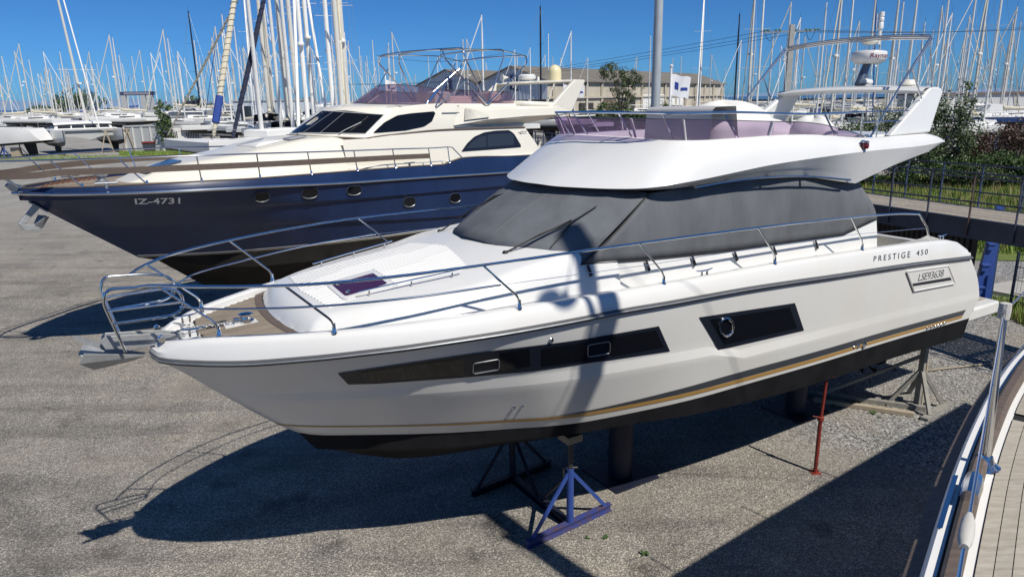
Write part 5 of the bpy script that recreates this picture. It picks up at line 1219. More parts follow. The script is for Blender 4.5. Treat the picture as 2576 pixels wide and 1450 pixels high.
def tree(x, y, label, blobs, n, size, lm, seed, name='tree', cat='tree', group=None, trunk=.16, stems=1, sc=1.):
    blobs = [tuple(v*sc for v in b) for b in blobs]; z0 = rise(x, y); t = thing(name, label, cat, (x, y, z0), 0, group); m, cl = crown(blobs, n, size, seed); m.build('crown', lm, t, smooth=0, fixn=False)
    r_ = random.Random(seed); tm = MB(); bz = min(b[2]-b[5]*.5 for b in blobs)
    for s in range(stems):
        bx, by = (0, 0) if stems == 1 else (r_.uniform(-.6,.6)*blobs[0][3], r_.uniform(-.4,.4)*blobs[0][4])
        mid = np.array([bx+r_.uniform(-.15,.15), by+r_.uniform(-.15,.15), max(.4, bz)])
        tm.tube([(bx,by,-.05), tuple(mid*.5), tuple(mid)], [trunk, trunk*.8, trunk*.62], 8)
        for c, _, _ in r_.sample(cl, min(len(cl), 14)): tm.tube([tuple(mid), tuple((mid*.45+c*.55)+np.array([0,0,.1])), tuple(c)], [trunk*.45, trunk*.25, trunk*.08], 5)
    tm.build('trunk', BARK, t); return t
OLE = leafmat('oleander_leaf', (.045,.075,.022), (.10,.135,.06), 1.5); GRN = leafmat('green_leaf', (.035,.075,.018), (.085,.14,.035), 1.2); OLV = leafmat('olive_leaf', (.06,.085,.035), (.12,.15,.07), 1.1); RED = leafmat('dry_red_leaf', (.055,.030,.022), (.11,.065,.045), 1.4); FLW = mat('white_blossom', (.72,.70,.64), .7)
def blossom(t, blobs, n, size, seed):
    m, _ = crown(blobs, n, size, seed, 1.); m.build('blossom', FLW, t, smooth=0, fixn=False)
r_ = random.Random(21)
# shrubs behind the grass bank
b0 = [(0,0,3.0,2.6,1.6,2.2),(1.2,.2,4.6,1.6,1.3,1.4),(-1.4,0,2.6,1.6,1.4,1.6),(.2,0,1.4,2.4,1.5,1.2)]
t = tree(28.3,48.4,'tall oleander shrub with white blossom behind the grass bank',b0,16000,.085,OLE,1,'oleander_shrub','shrub',None,.07,4,1.15); blossom(t,[tuple(v*1.15 for v in b) for b in b0],900,.05,31)
b1 = [(0,0,2.2,3.2,1.6,1.6),(2.2,0,2.8,2.0,1.4,1.4),(-2.0,0,1.6,1.8,1.3,1.4)]
tree(34.4,48.8,'reddish brown dry thicket beside the tall oleander',b1,22000,.075,RED,2,'dry_thicket','shrub',None,.05,6,1.15)
tree(41.2,49.6,'reddish brown dry thicket at the far end of the bank',b1,18000,.075,RED,3,'dry_thicket','shrub',None,.05,6,1.15)
tree(23.4,49.4,'dark green low shrub left of the oleander at the bank',[(0,0,1.9,2.4,1.4,1.8),(1,0,.9,2.8,1.4,1.0)],14000,.08,GRN,4,'green_shrub','shrub',None,.06,4,1.15)
tree(31.6,46.6,'dark green undergrowth in front of the red thicket',[(0,0,1.1,3.0,1.0,1.1),(3.4,0,1.0,3.0,.9,1.0),(7.5,0,1.0,3.0,.9,1.0),(-3,0,1.0,2.6,.9,1.0)],20000,.075,GRN,5,'green_shrub','shrub',None,.05,5,1.1)
t = tree(33.0,63.0,'pale oleander behind the red thicket with many white flowers',[(0,0,3.0,3.0,1.8,1.9),(3,0,2.6,2.4,1.6,1.6)],8000,.08,OLV,6,'oleander_shrub','shrub',None,.07,4); blossom(t,[(0,0,3.0,3.0,1.8,1.9),(3,0,2.6,2.4,1.6,1.6)],1700,.06,32)
# oleanders and trees in the middle distance
def at_px(u, D): X = at_y(u, 300, D); return X[0], D
for i, (u, D, s, lm, lb, fl) in enumerate(((1870,78,1.0,OLE,'white-flowering oleander clump between the flag and the utility pole',1),(1945,80,.95,OLE,'white-flowering oleander clump hiding the foot of the utility pole',1),(1815,86,.8,OLE,'small white-flowering oleander between the flagpole and the larger clumps',1),(1665,92,1.05,GRN,'round dark green tree hiding the foot of the big steel lamp mast',0),(1530,150,1.4,GRN,'low green hedge bush in front of the tan warehouse wall',0),(1590,148,1.1,GRN,'low green bush at the foot of the leaning tree',0),(1740,95,.7,GRN,'small green bush beside the flagpole',0))):
    x, y = at_px(u, D); bl_ = [(0,0,3.6*s,2.2*s,1.8*s,2.0*s),(1.6*s,.2,2.8*s,1.8*s,1.5*s,1.9*s),(-1.6*s,0,2.6*s,1.8*s,1.5*s,2.0*s)]
    if D > 100: bl_ = [(a*1.4, b, c*.62, d*1.5, e, f*.8) for a, b, c, d, e, f in bl_]
    t = tree(x, y, lb, bl_, 6000, .09*s*(1.6 if D > 100 else 1), lm, 50+i, 'oleander_shrub' if fl else 'green_tree', 'shrub' if fl else 'tree', None, .09, 3 if fl else 1)
    if fl: blossom(t, bl_, 1500, .075, 80+i)
x, y = at_px(1562, 140); tree(x, y, 'tall slender pale green tree leaning in front of the warehouse roof', [(-1.8,0,11.3,2.6,1.8,1.4),(1.6,0,10.2,2.4,1.8,1.5),(0,0,8.4,2.0,1.6,1.6),(.6,0,6.4,2.2,1.6,1.4),(-.6,0,4.6,1.7,1.3,1.3),(2.8,0,8.6,1.5,1.2,1.0)], 6500, .15, OLV, 60, 'slender_tree', 'tree', None, .22)
# ================================================================== warehouse: two parallel sheds
WALLT = mat('tan_wall', (.44,.39,.31), .85, col2=(.54,.49,.40), scale=.35, detail=6); ROOF = mat('lichened_roof', (.125,.112,.095), .9, col2=(.20,.18,.15), scale=.25, detail=8, stretch=(.3,2,1)); CORR = mat('pale_blue_cladding', (.58,.63,.70), .5); DARKW = mat('dark_opening', (.035,.033,.032), .9, var=.4, scale=.4); WOODB = mat('brown_boarding', (.12,.09,.068), .9, col2=(.20,.155,.115), scale=.8)
ux = np.array([.61,.79,0]); uy = np.array([-.79,.61,0]); C0 = np.array([8.,150.,0])
for k, (lb, dz) in enumerate((('long tan warehouse with lichened roof and blue-white corrugated gable','' ),('second corrugated gable shed standing beside the tan warehouse',''))):
    r = thing('warehouse', lb, 'warehouse', tuple(C0+uy*18.6*k))
    P = lambda a, b, z: tuple(ux*a+uy*b+np.array([0,0,z])); Lw, Ww, ze, zr = 96., 18.4, 10.1, 13.25
    MB().grid([[P(0,0,0),P(Lw,0,0)],[P(0,0,ze),P(Lw,0,ze)]]).build('side_wall', WALLT, r, smooth=0); MB().grid([[P(0,Ww,0),P(Lw,Ww,0)],[P(0,Ww,ze),P(Lw,Ww,ze)]]).build('side_wall', WALLT, r, smooth=0)
    MB().grid([[P(.2,0,0),P(.2,Ww,0)],[P(.2,0,6.4),P(.2,Ww,6.4)]]).build('open_front', DARKW, r, smooth=0); MB().grid([[P(Lw,0,0),P(Lw,Ww,0)],[P(Lw,0,ze),P(Lw,Ww,ze)]]).build('end_wall', WALLT, r, smooth=0)
    for b in np.linspace(0, Ww, 5): MB().bar(P(0,b,0), P(0,b,6.5), .5,.5).build('pier', WALLT, r, smooth=0)
    for j in range(48):                                    # cladding ribs as single sheets
        b0, b1 = Ww*j/48, Ww*(j+.80)/48; h = lambda b: ze+(zr-ze)*(1-abs(b-Ww/2)/(Ww/2))
        MB().add([P(0,b0,6.4),P(0,b1,6.4),P(0,b1,h(b1)),P(0,b0,h(b0))], [(0,1,2,3)]).build('cladding_sheet', CORR, r, smooth=0, solid=.06)
    MB().add([P(.12,0,6.4),P(.12,Ww,6.4),P(.12,Ww,ze),P(.12,Ww/2,zr),P(.12,0,ze)], [(0,1,2,3,4)]).build('gable_backing', mat('blue_grey_backing', (.22,.25,.30), .7) if k == 0 else bpy.data.materials['blue_grey_backing'], r, smooth=0)
    m = MB(); m.grid([[P(-.6,-.7,ze-.25),P(Lw+.5,-.7,ze-.25)],[P(-.6,Ww/2,zr),P(Lw+.5,Ww/2,zr)],[P(-.6,Ww+.7,ze-.25),P(Lw+.5,Ww+.7,ze-.25)]]); m.build('roof', ROOF, r, smooth=0, solid=.2)
    pq = [P(-.25,Ww*.40,8.2),P(-.25,Ww*.52,8.6),P(-.25,Ww*.50,11.6),P(-.25,Ww*.42,11.2)]; em = MB().prism(pq, tuple(-ux*.1)).build('emblem', mat('navy_emblem', (.02,.03,.10), .5) if k == 0 else bpy.data.materials['navy_emblem'], r, smooth=0)
    MB().lathe([(.45,0),(.45,.05),(.3,.05),(.3,0)], 14, (0,0,0), 'x').build('anchor_ring', WTEXT, em).location = P(-.5,Ww*.46,9.8)
    MB().bar(P(-.5,Ww*.46,8.9), P(-.5,Ww*.46,10.6), .15,.15).build('anchor_shank', WTEXT, em)
    if k == 0:
        for a in np.linspace(2, Lw-2, 15): MB().bar(P(a,-.25,0), P(a,-.25,ze-.3), .5,.5).build('pilaster', WALLT, r, smooth=0)
        for a, b, z0, z1, mt_ in ((22,30,0,6.2,WOODB),(33,38,1.5,6.6,DARKW),(42,54,3.8,7.2,WHITEP),(58,66,4.2,7.0,WHITEP),(12,18,.0,5.5,DARKW)):
            MB().prism([P(a,-.12,z0),P(b,-.12,z0),P(b,-.12,z1),P(a,-.12,z1)], tuple(-uy*.1)).build('wall_panel', mt_, r, smooth=0)
        MB().bar(P(0,-.35,6.7), P(Lw,-.35,6.7), .3,.35).build('string_course', WALLT, r, smooth=0)
# ================================================================== lamp mast, flags, utility pole
X = at_y(1648, 300, 34); lm_ = thing('lamp_mast', 'thick galvanised steel lamp mast rising behind the flybridge', 'lamp mast', (X[0]-.02, 34, 0))
MB().tube([(0,0,0),(0,0,9),(0,0,22)], [.235,.205,.15], 28).build('shaft', mat('mast_zinc', (.40,.43,.455), .5, metal=.15, var=.1, scale=5, stretch=(1,1,.3)), lm_); MB().box((0,0,.02),(1.1,1.1,.05)).build('base_plate', STEEL, lm_); MB().lathe([(.1,0),(.9,.1),(.9,.4),(.1,.5)], 18, (0,0,21.8)).build('lamp_ring', STEEL, lm_)
FLAG = mat('white_flag', (.78,.78,.80), .8)
def flag(u, v_top, D, wd, ht, name_lb, em=True, flip=1):
    p = at_y(u, v_top, D); z0 = rise(p[0], D); t = thing('flagpole', name_lb, 'flag', (p[0], D, z0)); h = p[2]-z0
    MB().tube([(0,0,0),(0,0,h)], [.085,.06], 10).build('pole', WHITEP, t); MB().lathe([(.0,-.03),(.13,-.03),(.13,.05),(0,.1)], 12, (0,0,h)).build('finial', WHITEP, t)
    m = MB(); rows = [[(flip*(x*wd*(1-.1*y)), .12*sin(x*7+y*2)*x, h-.55-ht*y-.45*x*x*wd*.4+.05*sin(x*9)) for x in np.linspace(0.03,1,13)] for y in np.linspace(0,1,7)]; m.grid(rows); fo = m.build('flag', FLAG, t, smooth=70)
    if em:
        rw = [[(flip*(x*wd*(1-.1*y)), .12*sin(x*7+y*2)*x-.02, h-.55-ht*y-.45*x*x*wd*.4+.05*sin(x*9)) for x in np.linspace(.22,.40,4)] for y in np.linspace(.35,.68,4)]; MB().grid(rw).build('emblem', mat('flag_blue', (.02,.05,.28), .7) if 'flag_blue' not in bpy.data.materials else bpy.data.materials['flag_blue'], fo)
        rw = [[(flip*(x*wd*(1-.1*y)), .12*sin(x*7+y*2)*x-.02, h-.55-ht*y-.45*x*x*wd*.4+.05*sin(x*9)) for x in np.linspace(.52,.90,6)] for y in np.linspace(.52,.66,3)]; MB().grid(rw).build('lettering_band', bpy.data.materials['flag_blue'], fo)
flag(1688, 166, 48, 1.35, 1.35, 'white club flag with blue emblem flying from a white pole beside the lamp mast')
flag(968, 185, 60, .9, .95, 'white flag seen above the tinted flybridge screen of the navy yacht'); flag(1417, 204, 110, 1.5, 2.0, 'small white flag before the warehouse, half behind the cream arch'); flag(1444, 202, 118, 1.7, 2.0, 'small white flag before the warehouse, clear of the cream arch')
p = at_y(1993, 62, 52); up_ = thing('utility_pole', 'concrete utility pole with crossarm and glass insulators above the oleanders', 'utility pole', (p[0], 52, 0)); hp = p[2]
CONC = mat('concrete_pole', (.36,.355,.34), .85, var=.1)
MB().grid([[(sx*w_, sy*w_*.7, z) for sx, sy in ((-1,-1),(1,-1),(1,1),(-1,1))] for z, w_ in ((0,.27),(hp,.16))], cv=True).build('shaft', CONC, up_, smooth=0); arm = MB().bar((-2.0,0,hp-.5),(1.7,0,hp-.42), .12,.12).build('crossarm', STEEL, up_, smooth=0)
INS = mat('green_glass_insulator', (.10,.20,.14), .2, coat=.5)
for x in (-1.9,-1.1,.0,1.0,1.6):
    for k in range(2): MB().lathe([(.0,0),(.11,0),(.11,.06),(.05,.12),(0,.13)], 10, (x+.25*k,0,hp-.42+.02)).build('insulator', INS, arm)
for a, b in ((-1.9,-1.1),(1.0,1.6),(-.1,.5)): MB().tube([(a+(b-a)*t,0,hp-.5-.55*sin(pi*t)) for t in np.linspace(0,1,9)], .018, 5).build('jumper', RUBBER, up_)
for x, y0 in ((-1.9,0),(0,0),(1.6,0)):
    MB().tube([(x+t*60, y0+t*25, hp-.4+t*7-2.2*sin(pi*t)) for t in np.linspace(0,1,15)], .016, 4).build('wire', IRON, up_); MB().tube([(x-t*45, y0+t*60, hp-.4-t*1.5-1.2*sin(pi*t)) for t in np.linspace(0,1,15)], .016, 4).build('wire', IRON, up_)

# ================================================================== sailing boats in the yard
HW = mat('boat_white', (.74,.735,.71), .4, var=.04, scale=.6); HB = mat('boat_blue', (.02,.05,.16), .4); HR = mat('boat_red', (.30,.02,.025), .4); HG = mat('boat_grey', (.42,.43,.42), .5); AFB = mat('antifoul_blue', (.02,.04,.11), .8); AFK = mat('antifoul_dark', (.03,.028,.028), .85); SAILB = mat('blue_sail_cover', (.02,.055,.26), .8); SAILC = mat('cream_sail', (.60,.55,.42), .85, var=.08, scale=3); SAILN = mat('navy_sail_cover', (.015,.02,.05), .85); MBLK = mat('black_carbon_mast', (.012,.012,.014), .4); GLASSD = mat('cabin_glass', (.02,.024,.03), .15); MGREY = mat('weathered_mast', (.60,.585,.54), .55); COVG = mat('green_cover', (.02,.14,.10), .8)
def make_boat(hullm, afm, mastm, L=11., boomm=None, furl=None, dodger=None, lean=0., H_=16., mr=1.25, fr_=.055):
    """bow towards -x; hull on a stand, mast vertical; H_ = mast head above the ground"""
    t = thing('sailing_boat', 'x', 'sailing boat'); B = L*.155
    sec = []
    for k in range(15):
        u = k/14; s = (u-.5)*L; bw_ = B*(1-(1-u)**2.4)**.9*(1-.32*max(0,(u-.7)/.3)**2); zt_ = 3.25+.25*(1-u)**1.5; kz = 2.05+.5*(1-u)**3+.45*max(0,(u-.55)/.45)**1.6
        if k == 0: bw_ = .03
        sec.append([(s-.35*(1-u)*0, -bw_, zt_),(s,-bw_*.98,zt_-.5),(s,-bw_*.86,(zt_*.45+kz*.55)),(s,-bw_*.5,kz+.12),(s,0,kz),(s,bw_*.5,kz+.12),(s,bw_*.86,(zt_*.45+kz*.55)),(s,bw_*.98,zt_-.5),(s,bw_,zt_)])
    m = MB(); m.grid([[r[i] for i in (0,1,2)] for r in sec]); m.grid([[r[i] for i in (6,7,8)] for r in sec]); m.f.append(()) if False else None
    m.add([sec[-1][i] for i in (0,1,2,6,7,8)], [(0,1,2,3,4,5)]); m.build('hull', hullm, t, smooth=50)
    m = MB(); m.grid([[r[i] for i in (2,3,4,5,6)] for r in sec]); m.build('bottom', afm, t, smooth=50)
    MB().grid([[r[0], (r[0][0],0,r[0][2]+.06), r[8]] for r in sec]).build('deck', HW, t, smooth=50)
    m = MB(); m.grid([[(x,-w_,z0_),(x,-w_*.85,z1_),(x,0,z1_+.06),(x,w_*.85,z1_),(x,w_,z0_)] for x, w_, z0_, z1_ in ((-L*.25,.3,3.4,3.42),(-L*.2,B*.5,3.35,3.62),(L*.1,B*.62,3.25,3.78),(L*.17,B*.62,3.25,3.75),(L*.18,B*.6,3.25,3.3))]); cb_ = m.build('cabin', HW, t, smooth=40)
    for sg in (1,-1): MB().bar((-L*.12,sg*B*.56,3.52),(L*.1,sg*B*.60,3.55), .06,.14).build('window', GLASSD, cb_, smooth=0)
    MB().prism([(-.5,-.12,2.1),(1.0,-.12,2.1),(1.2,-.12,.35),(.1,-.12,.35)], (0,.24,0)).build('keel', afm, t, bevel=.03); MB().prism([(L*.40,-.04,2.4),(L*.46,-.04,2.5),(L*.45,-.04,1.2),(L*.41,-.04,1.2)], (0,.08,0)).build('rudder', afm, t)
    mx = -L*.07; mh = H_
    ms = MB().tube([(mx,0,3.3),(mx,0,3.3+(mh-3.3)*.75),(mx,0,mh)], [.085*mr,.08*mr,.055*mr], 10).build('mast', mastm, t)
    for f in (.40,.68):
        z = 3.3+(mh-3.3)*f
        for sg in (1,-1): MB().bar((mx,0,z),(mx+.1,sg*(1.05-.3*f),z+.03), .05,.022).build('spreader', mastm, ms, smooth=0)
    if mr > 1.5 or mastm is MGREY: MB().lathe([(0,-.09),(.24,-.09),(.26,0),(.22,.1),(0,.12)], 12, (mx-.32,0,3.3+(mh-3.3)*.5)).build('radar_dome', HW, ms)
    MB().tube([(mx,0,mh),(mx+.02,.03,mh+.55)], .012, 4).build('wind_vane', IRON, ms)
    for sg in (1,-1): MB().tube([(mx+.15,sg*B*.92,3.3),(mx+.1,sg*.93,3.3+(mh-3.3)*.4),(mx+.1,sg*.85,3.3+(mh-3.3)*.68),(mx,0,mh-.2)], .010, 4).build('shroud', STEEL, t)
    MB().tube([(-L*.49,0,3.55),(mx-.05,0,mh-.3)], fr_ if furl else .012, 8).build('forestay', furl or STEEL, t); MB().tube([(L*.49,0,3.3),(mx+.05,0,mh)], .010, 4).build('backstay', STEEL, t)
    MB().tube([(mx,0,4.3),(mx+L*.36,0,4.35)], .07, 8).build('boom', mastm, t)
    if boomm: MB().tube([(mx+.05,0,4.9),(mx+.3,0,4.6),(mx+L*.2,0,4.5),(mx+L*.36,0,4.45)], [.14,.2,.17,.1], 8).build('sail_cover', boomm, t)
    if dodger: MB().grid([[(x,-B*.55,3.7),(x,-B*.5,zt_),(x,0,zt_+.1),(x,B*.5,zt_),(x,B*.55,3.7)] for x, zt_ in ((L*.12,3.9),(L*.16,4.5),(L*.26,4.5))]).build('spray_hood', dodger, t, smooth=40)
    pp = [(-L*.49,0,4.15),(-L*.44,-B*.22,4.15),(-L*.38,-B*.42,4.12)]; MB().tube([(x,-y,z) for x, y, z in reversed(pp)]+pp[1:], .016, 5).build('pulpit', STEEL, t); MB().tube([(L*.38,-B*.8,4.0),(L*.48,-B*.6,4.02),(L*.48,B*.6,4.02),(L*.38,B*.8,4.0)], .016, 5).build('pushpit', STEEL, t)
    for sg in (1,-1):
        MB().tube([(-L*.38,sg*B*.42,4.1),(0,sg*B*.97,3.95),(L*.38,sg*B*.8,4.0)], .008, 4).build('lifeline', STEEL, t)
        for x in (-2.2,2.0): MB().tube([(x,sg*B*.75,0),(x,sg*B*.62,2.5)], .045, 6).build('jack', BLUEP if x > 0 else IRONR, t)
    return t
PROT = [make_boat(HW, AFK, ALU), make_boat(HW, AFB, ALU, 12., SAILB, None, SAILB), make_boat(HW, AFK, MGREY, 10.5, SAILC, SAILC), make_boat(HG, AFK, MBLK, 12., SAILN, None), make_boat(HB, AFK, ALU, 11.5, HW, HW, HW), make_boat(HR, AFK, MGREY, 9.5, HR), make_boat(HW, AFB, MGREY, 11., SAILC, SAILB, SAILN), make_boat(HW, AFK, WHITEP, 12., None, WHITEP, None), make_boat(HB, AFK, WHITEP, 12.5, SAILN, WHITEP, None, 0, 16., 1.9, .10), make_boat(HW, AFB, MGREY, 12.5, SAILC, SAILC, SAILN, 0, 16., 2.0, .09)]
PL = ['white sailing boat with bare silver mast laid up in the packed yard','white sailing boat with blue sail cover and spray hood laid up in the yard','white sailing boat with cream furled sails and a dull mast in the yard','grey sailing boat with a black mast standing in the yard','dark blue hulled sailing boat with white sail cover in the yard','red hulled sailing boat with red boom cover in the yard','white sailing boat with blue furled jib and cream boom cover in the yard','white sailing boat with white painted mast and white furled jib in the yard','large navy hulled sailing yacht with thick white mast and thick white furled genoa','large white sailing yacht with thick dull mast and cream furled genoa']
used = [False]*10; ANGS = {}
occ = []
def place(u, v, hm, kind, rz, dist=None):
    """mast head seen at pixel (u,v), mast hm metres tall above the ground -> how far it stands"""
    d = ray(u, v); zt_ = hm
    for _ in range(6):
        if d[2] > .004 and dist is None: t = (zt_-CAM_H)/d[2]
        else: t = (dist or 90)/d[1]
        x, y = d[0]*t, d[1]*t; zt_ = hm+rise(x, y)
    if not dist and x < -18 and u < 660 and hypot(x, y) < 128: dist = (118+rb.random()*25); t = dist/d[1]*.95; x, y = d[0]*t, d[1]*t
    if dist: hm = (CAM_H+d[2]*t)-rise(x, y)
    s = hm/16.
    if s < .35: return None
    o = PROT[kind] if not used[kind] else copy_tree(PROT[kind]); used[kind] = True
    o['label'] = PL[kind]; o['group'] = 'boats laid up in the yard: '+str(['silver masts','blue sail covers','cream furled sails','black masts','blue hulls','red hulls','blue jibs','white masts','thick white masts','thick dull masts'][kind])
    hs = min(1.25, max(.62, s)); c_, s_ = cos(rz), sin(rz); mx = -.07*11*hs
    o.location = (x-mx*c_, y-mx*s_, rise(x, y)); o.rotation_euler = (0, 0, rz); o.scale = (hs, hs, s); occ.append((x, y)); return o
rb = random.Random(99)
q4 = lambda x, y, ox=0: (ox+x/4., y/4.)
MAST = [(15,565,0),(145,515,2),(185,440,2),(430,520,7),(600,520,0),(890,520,2),(970,630,0),(1065,650,0),(1130,640,6),(1195,555,0),(1320,565,1),(1400,505,2),(1485,670,0),(1610,525,7),(1635,295,2),(1685,385,0),(1780,515,7),(1890,110,3),(1950,405,0),(2000,560,1),(2160,265,2),(2230,145,0),(2130,380,2),(405,735,2),(510,745,0),(650,715,0),(845,760,1),(1025,810,2),(2095,515,6),(2440,490,2),(2400,750,0)]
MAST = [(*q4(x, y), k) for x, y, k in MAST]
MAST += [(*q4(x, y, 643.75), k) for x, y, k in ((50,690,0),(545,460,2),(820,280,7),(970,620,2),(1035,465,0),(1110,560,1),(1330,430,0),(1205,675,7),(1225,570,0),(2080,395,0),(2120,390,2),(1730,555,0),(1820,585,7),(2020,545,7),(2310,630,7),(125,450,2),(650,715,7),(1455,665,2),(1600,740,2))]
MAST += [(*q4(x, y, 1287.5), k) for x, y, k in ((30,500,7),(55,560,7),(185,480,7),(335,550,7),(410,575,0),(490,580,2),(765,580,7),(1395,360,0),(1255,570,2),(1705,570,0),(2010,545,2),(2285,140,3),(1620,580,0),(2150,680,0),(2285,700,2))]
MAST += [(*q4(x, y, 1931.25), k) for x, y, k in ((230,20,2),(55,320,0),(130,460,7),(375,370,2),(525,345,0),(920,210,2),(1100,140,0),(1160,125,2),(1365,20,0),(1755,60,2),(1855,310,0),(1990,280,7),(2505,70,2),(2545,220,0),(300,690,7),(530,660,2),(610,575,0),(830,470,2),(975,690,0),(1450,300,0),(1545,420,7),(1640,640,2),(1815,445,0),(2190,225,2),(2310,500,0),(2420,450,2),(2480,320,0))]
for u, v, k in MAST: place(u, v, rb.uniform(14.5, 18.5), k, rb.uniform(-.7, .9)+(pi if rb.random() < .5 else 0))
# masts that leave the picture at the top: big boats nearer by
for u, v, D, k in ((655,-60,62,2),(686,-90,58,9),(712,-120,56,9),(734,-150,52,8),(750,-150,60,8),(826,-170,50,9),(806,-120,53,8),(842,-150,56,9),(640,-80,64,9),(610,-40,66,7),(2122,-60,62,2),(2148,-20,70,0),(2265,-40,66,2),(2310,-30,72,0),(1772,-30,85,7),(1900,-40,80,2),(1924,-40,82,0),(2390,-30,70,0),(2492,-60,64,2),(2528,-60,66,0),(2205,-30,75,6)):
    dd = ray(u, 200); place(u, v, 20, k, atan2(dd[1], dd[0])+rb.uniform(-.2,.2)+(pi if rb.random() < .5 else 0), D)
for u, v, D, k in ((556,78,88,7),(588,66,80,0),(628,95,92,1),(664,60,78,2),(700,84,90,4),(575,110,104,5),(540,120,108,6),(735,92,96,1),(645,130,112,0),(612,118,106,2)): place(u, v, 18, k, rb.uniform(-.5,.6)+(pi if rb.random() < .5 else 0), D)
place(1360, 16, 20, 3, .4, 96); place(1212, 38, 20, 7, .3, 90); place(1437, 78, 18, 7, .5, 100)
# filler rows far off
for k in range(30):
    u = rb.uniform(-20, 900); place(u, rb.uniform(150, 215), rb.uniform(13,17), rb.choice((0,0,2,7,1,6,0,2)), rb.uniform(-.8,.8)+(pi if rb.random() < .5 else 0))
for k in range(36):
    u = rb.uniform(1840, 2600); place(u, rb.uniform(95, 190), rb.uniform(13,17), rb.choice((0,0,2,7,1,6,0,2)), rb.uniform(-.8,.8)+(pi if rb.random() < .5 else 0))
# rows of hulls filling the middle of the yard
for (ua, ub_, da, db, n) in ((300,1000,112,165,38),(-30,300,125,190,16),(1880,2600,60,125,34)):
    for k in range(n):
        u = rb.uniform(ua, ub_); D = rb.uniform(da, db); d = ray(u, 260); x = d[0]*D/d[1]
        if any(hypot(x-a, D-b) < 4 for a, b in occ): continue
        hm = rb.uniform(12.5, 17.5)+rise(x, D); q = np.array([x, D, hm])-np.array([0,0,CAM_H]); c, s_ = cos(PITCH), sin(PITCH); fw_ = q[1]*c-q[2]*s_; a_ = q[0]/fw_; b_ = (q[1]*s_+q[2]*c)/fw_; cr, sr = cos(ROLL), sin(ROLL)
        place(CX+FPX*(a_*cr-b_*sr), CY-FPX*(a_*sr+b_*cr), 16, rb.choice((0,0,2,7,1,6,2,4,5 if k % 9 == 0 else 0)), rb.uniform(-.5,.7)+(pi if rb.random() < .5 else 0), D)
for k in range(10):
    if not used[k]: 
        for c in list(PROT[k].children_recursive): bpy.data.objects.remove(c)
        bpy.data.objects.remove(PROT[k])
# furled headsails slanting behind the navy yacht
def furled(p0, p1, D0, D1, r, mt, lb, cap=None):
    """a laid-up yacht, bow towards us, carrying a rolled headsail on its forestay"""
    a = at_y(*p0, D0); b = at_y(*p1, D1); dv = (b-a)/np.linalg.norm(b-a)
    if a[2] > 4.6: a = a-dv*(a[2]-3.9)/dv[2]
    top = a+dv*(np.linalg.norm(b-a)*1.28); hd = top-a; hd[2] = 0; ln = np.linalg.norm(hd); hd /= ln; z0 = rise(a[0], a[1]); zd = a[2]-z0-.12
    t = thing('sailing_boat', lb, 'sailing boat', (a[0], a[1], z0), atan2(hd[1], hd[0])); o = np.array([0, 0, a[2]-z0])
    L_ = lambda q: np.array([np.dot(q-a, hd), np.dot(q-a, [-hd[1], hd[0], 0]), q[2]-z0])
    A, B, T = L_(a), L_(b), L_(top)
    P = [A+(B-A)*f for f in np.linspace(.02, 1, 12)]; sl_ = MB().tube(P, [r*.55]+[r*(.8+.3*sin(f*2.6)) for f in np.linspace(0,1,10)]+[r*.7], 10).build('furled_headsail', mt, t)
    if cap: MB().tube([P[1], P[2], P[3]], r*1.35, 10).build('sun_strip', cap, sl_)
    ax = Vector(B-A).normalized(); e1 = ax.orthogonal().normalized(); e2 = ax.cross(e1); nn = 170
    MB().tube([Vector(A+(B-A)*(j/nn))+(e1*cos(j*.9)+e2*sin(j*.9))*(r*1.16) for j in range(nn+1)], .014, 4).build('lashing', RUBBER if mt is not SAILC else IRON, sl_)
    MB().tube([B, T], .02, 5).build('forestay', STEEL, t); MB().tube([(T[0]+.1,0,zd), T+np.array([.1,0,.2])], [.14,.1], 10).build('mast', ALU, t); Lh = max(11., ln*2.4)
    sec = []
    for k in range(13):
        u = k/12; x = -.4+u*Lh; w_ = Lh*.16*(1-(1-u)**2.3)**.9+.02; kz = max(1.2, zd-2.0)+.8*(1-u)**3
        sec.append([(x,-w_,zd),(x,-w_*.95,zd-.7),(x,-w_*.6,kz+.3),(x,0,kz),(x,w_*.6,kz+.3),(x,w_*.95,zd-.7),(x,w_,zd)])
    m = MB(); m.grid([q[:3] for q in sec]); m.grid([q[4:] for q in sec]); m.build('hull', HW, t, smooth=50); MB().grid([q[2:5] for q in sec]).build('bottom', AFK, t, smooth=50); MB().grid([[q[0],(q[0][0],0,zd+.06),q[6]] for q in sec]).build('deck', HW, t)
    MB().prism([(Lh*.4,-.15,zd-1.8),(Lh*.55,-.15,zd-1.8),(Lh*.53,-.15,.15),(Lh*.42,-.15,.15)], (0,.3,0)).build('keel', AFK, t); MB().tube([(1.6,-1.0,zd+.55),(.3,-.35,zd+.62),(-.35,0,zd+.62),(.3,.35,zd+.62),(1.6,1.0,zd+.55)], .02, 6).build('pulpit', STEEL, t)
    for x in (Lh*.3,Lh*.7):
        for sg in (1,-1): MB().tube([(x,sg*1.7,0),(x,sg*1.1,zd-1.3)], .06, 6).build('jack', BLUEP, t)
    MB().box((Lh*.5,0,zd+.25),(Lh*.35,1.9,.5)).build('cabin', HW, t, bevel=.1)
    return t
furled((536,350),(592,-20),41,44,.16,SAILC,'sailing boat with thick cream furled headsail and blue strip behind the navy yacht',SAILB)
furled((596,300),(668,-20),44,47,.14,SAILN,'sailing boat with dark navy furled headsail behind the navy yacht'); furled((462,262),(600,-5),58,54,.08,SAILC,'sailing boat with slim pale furled sail slanting across the black mast')
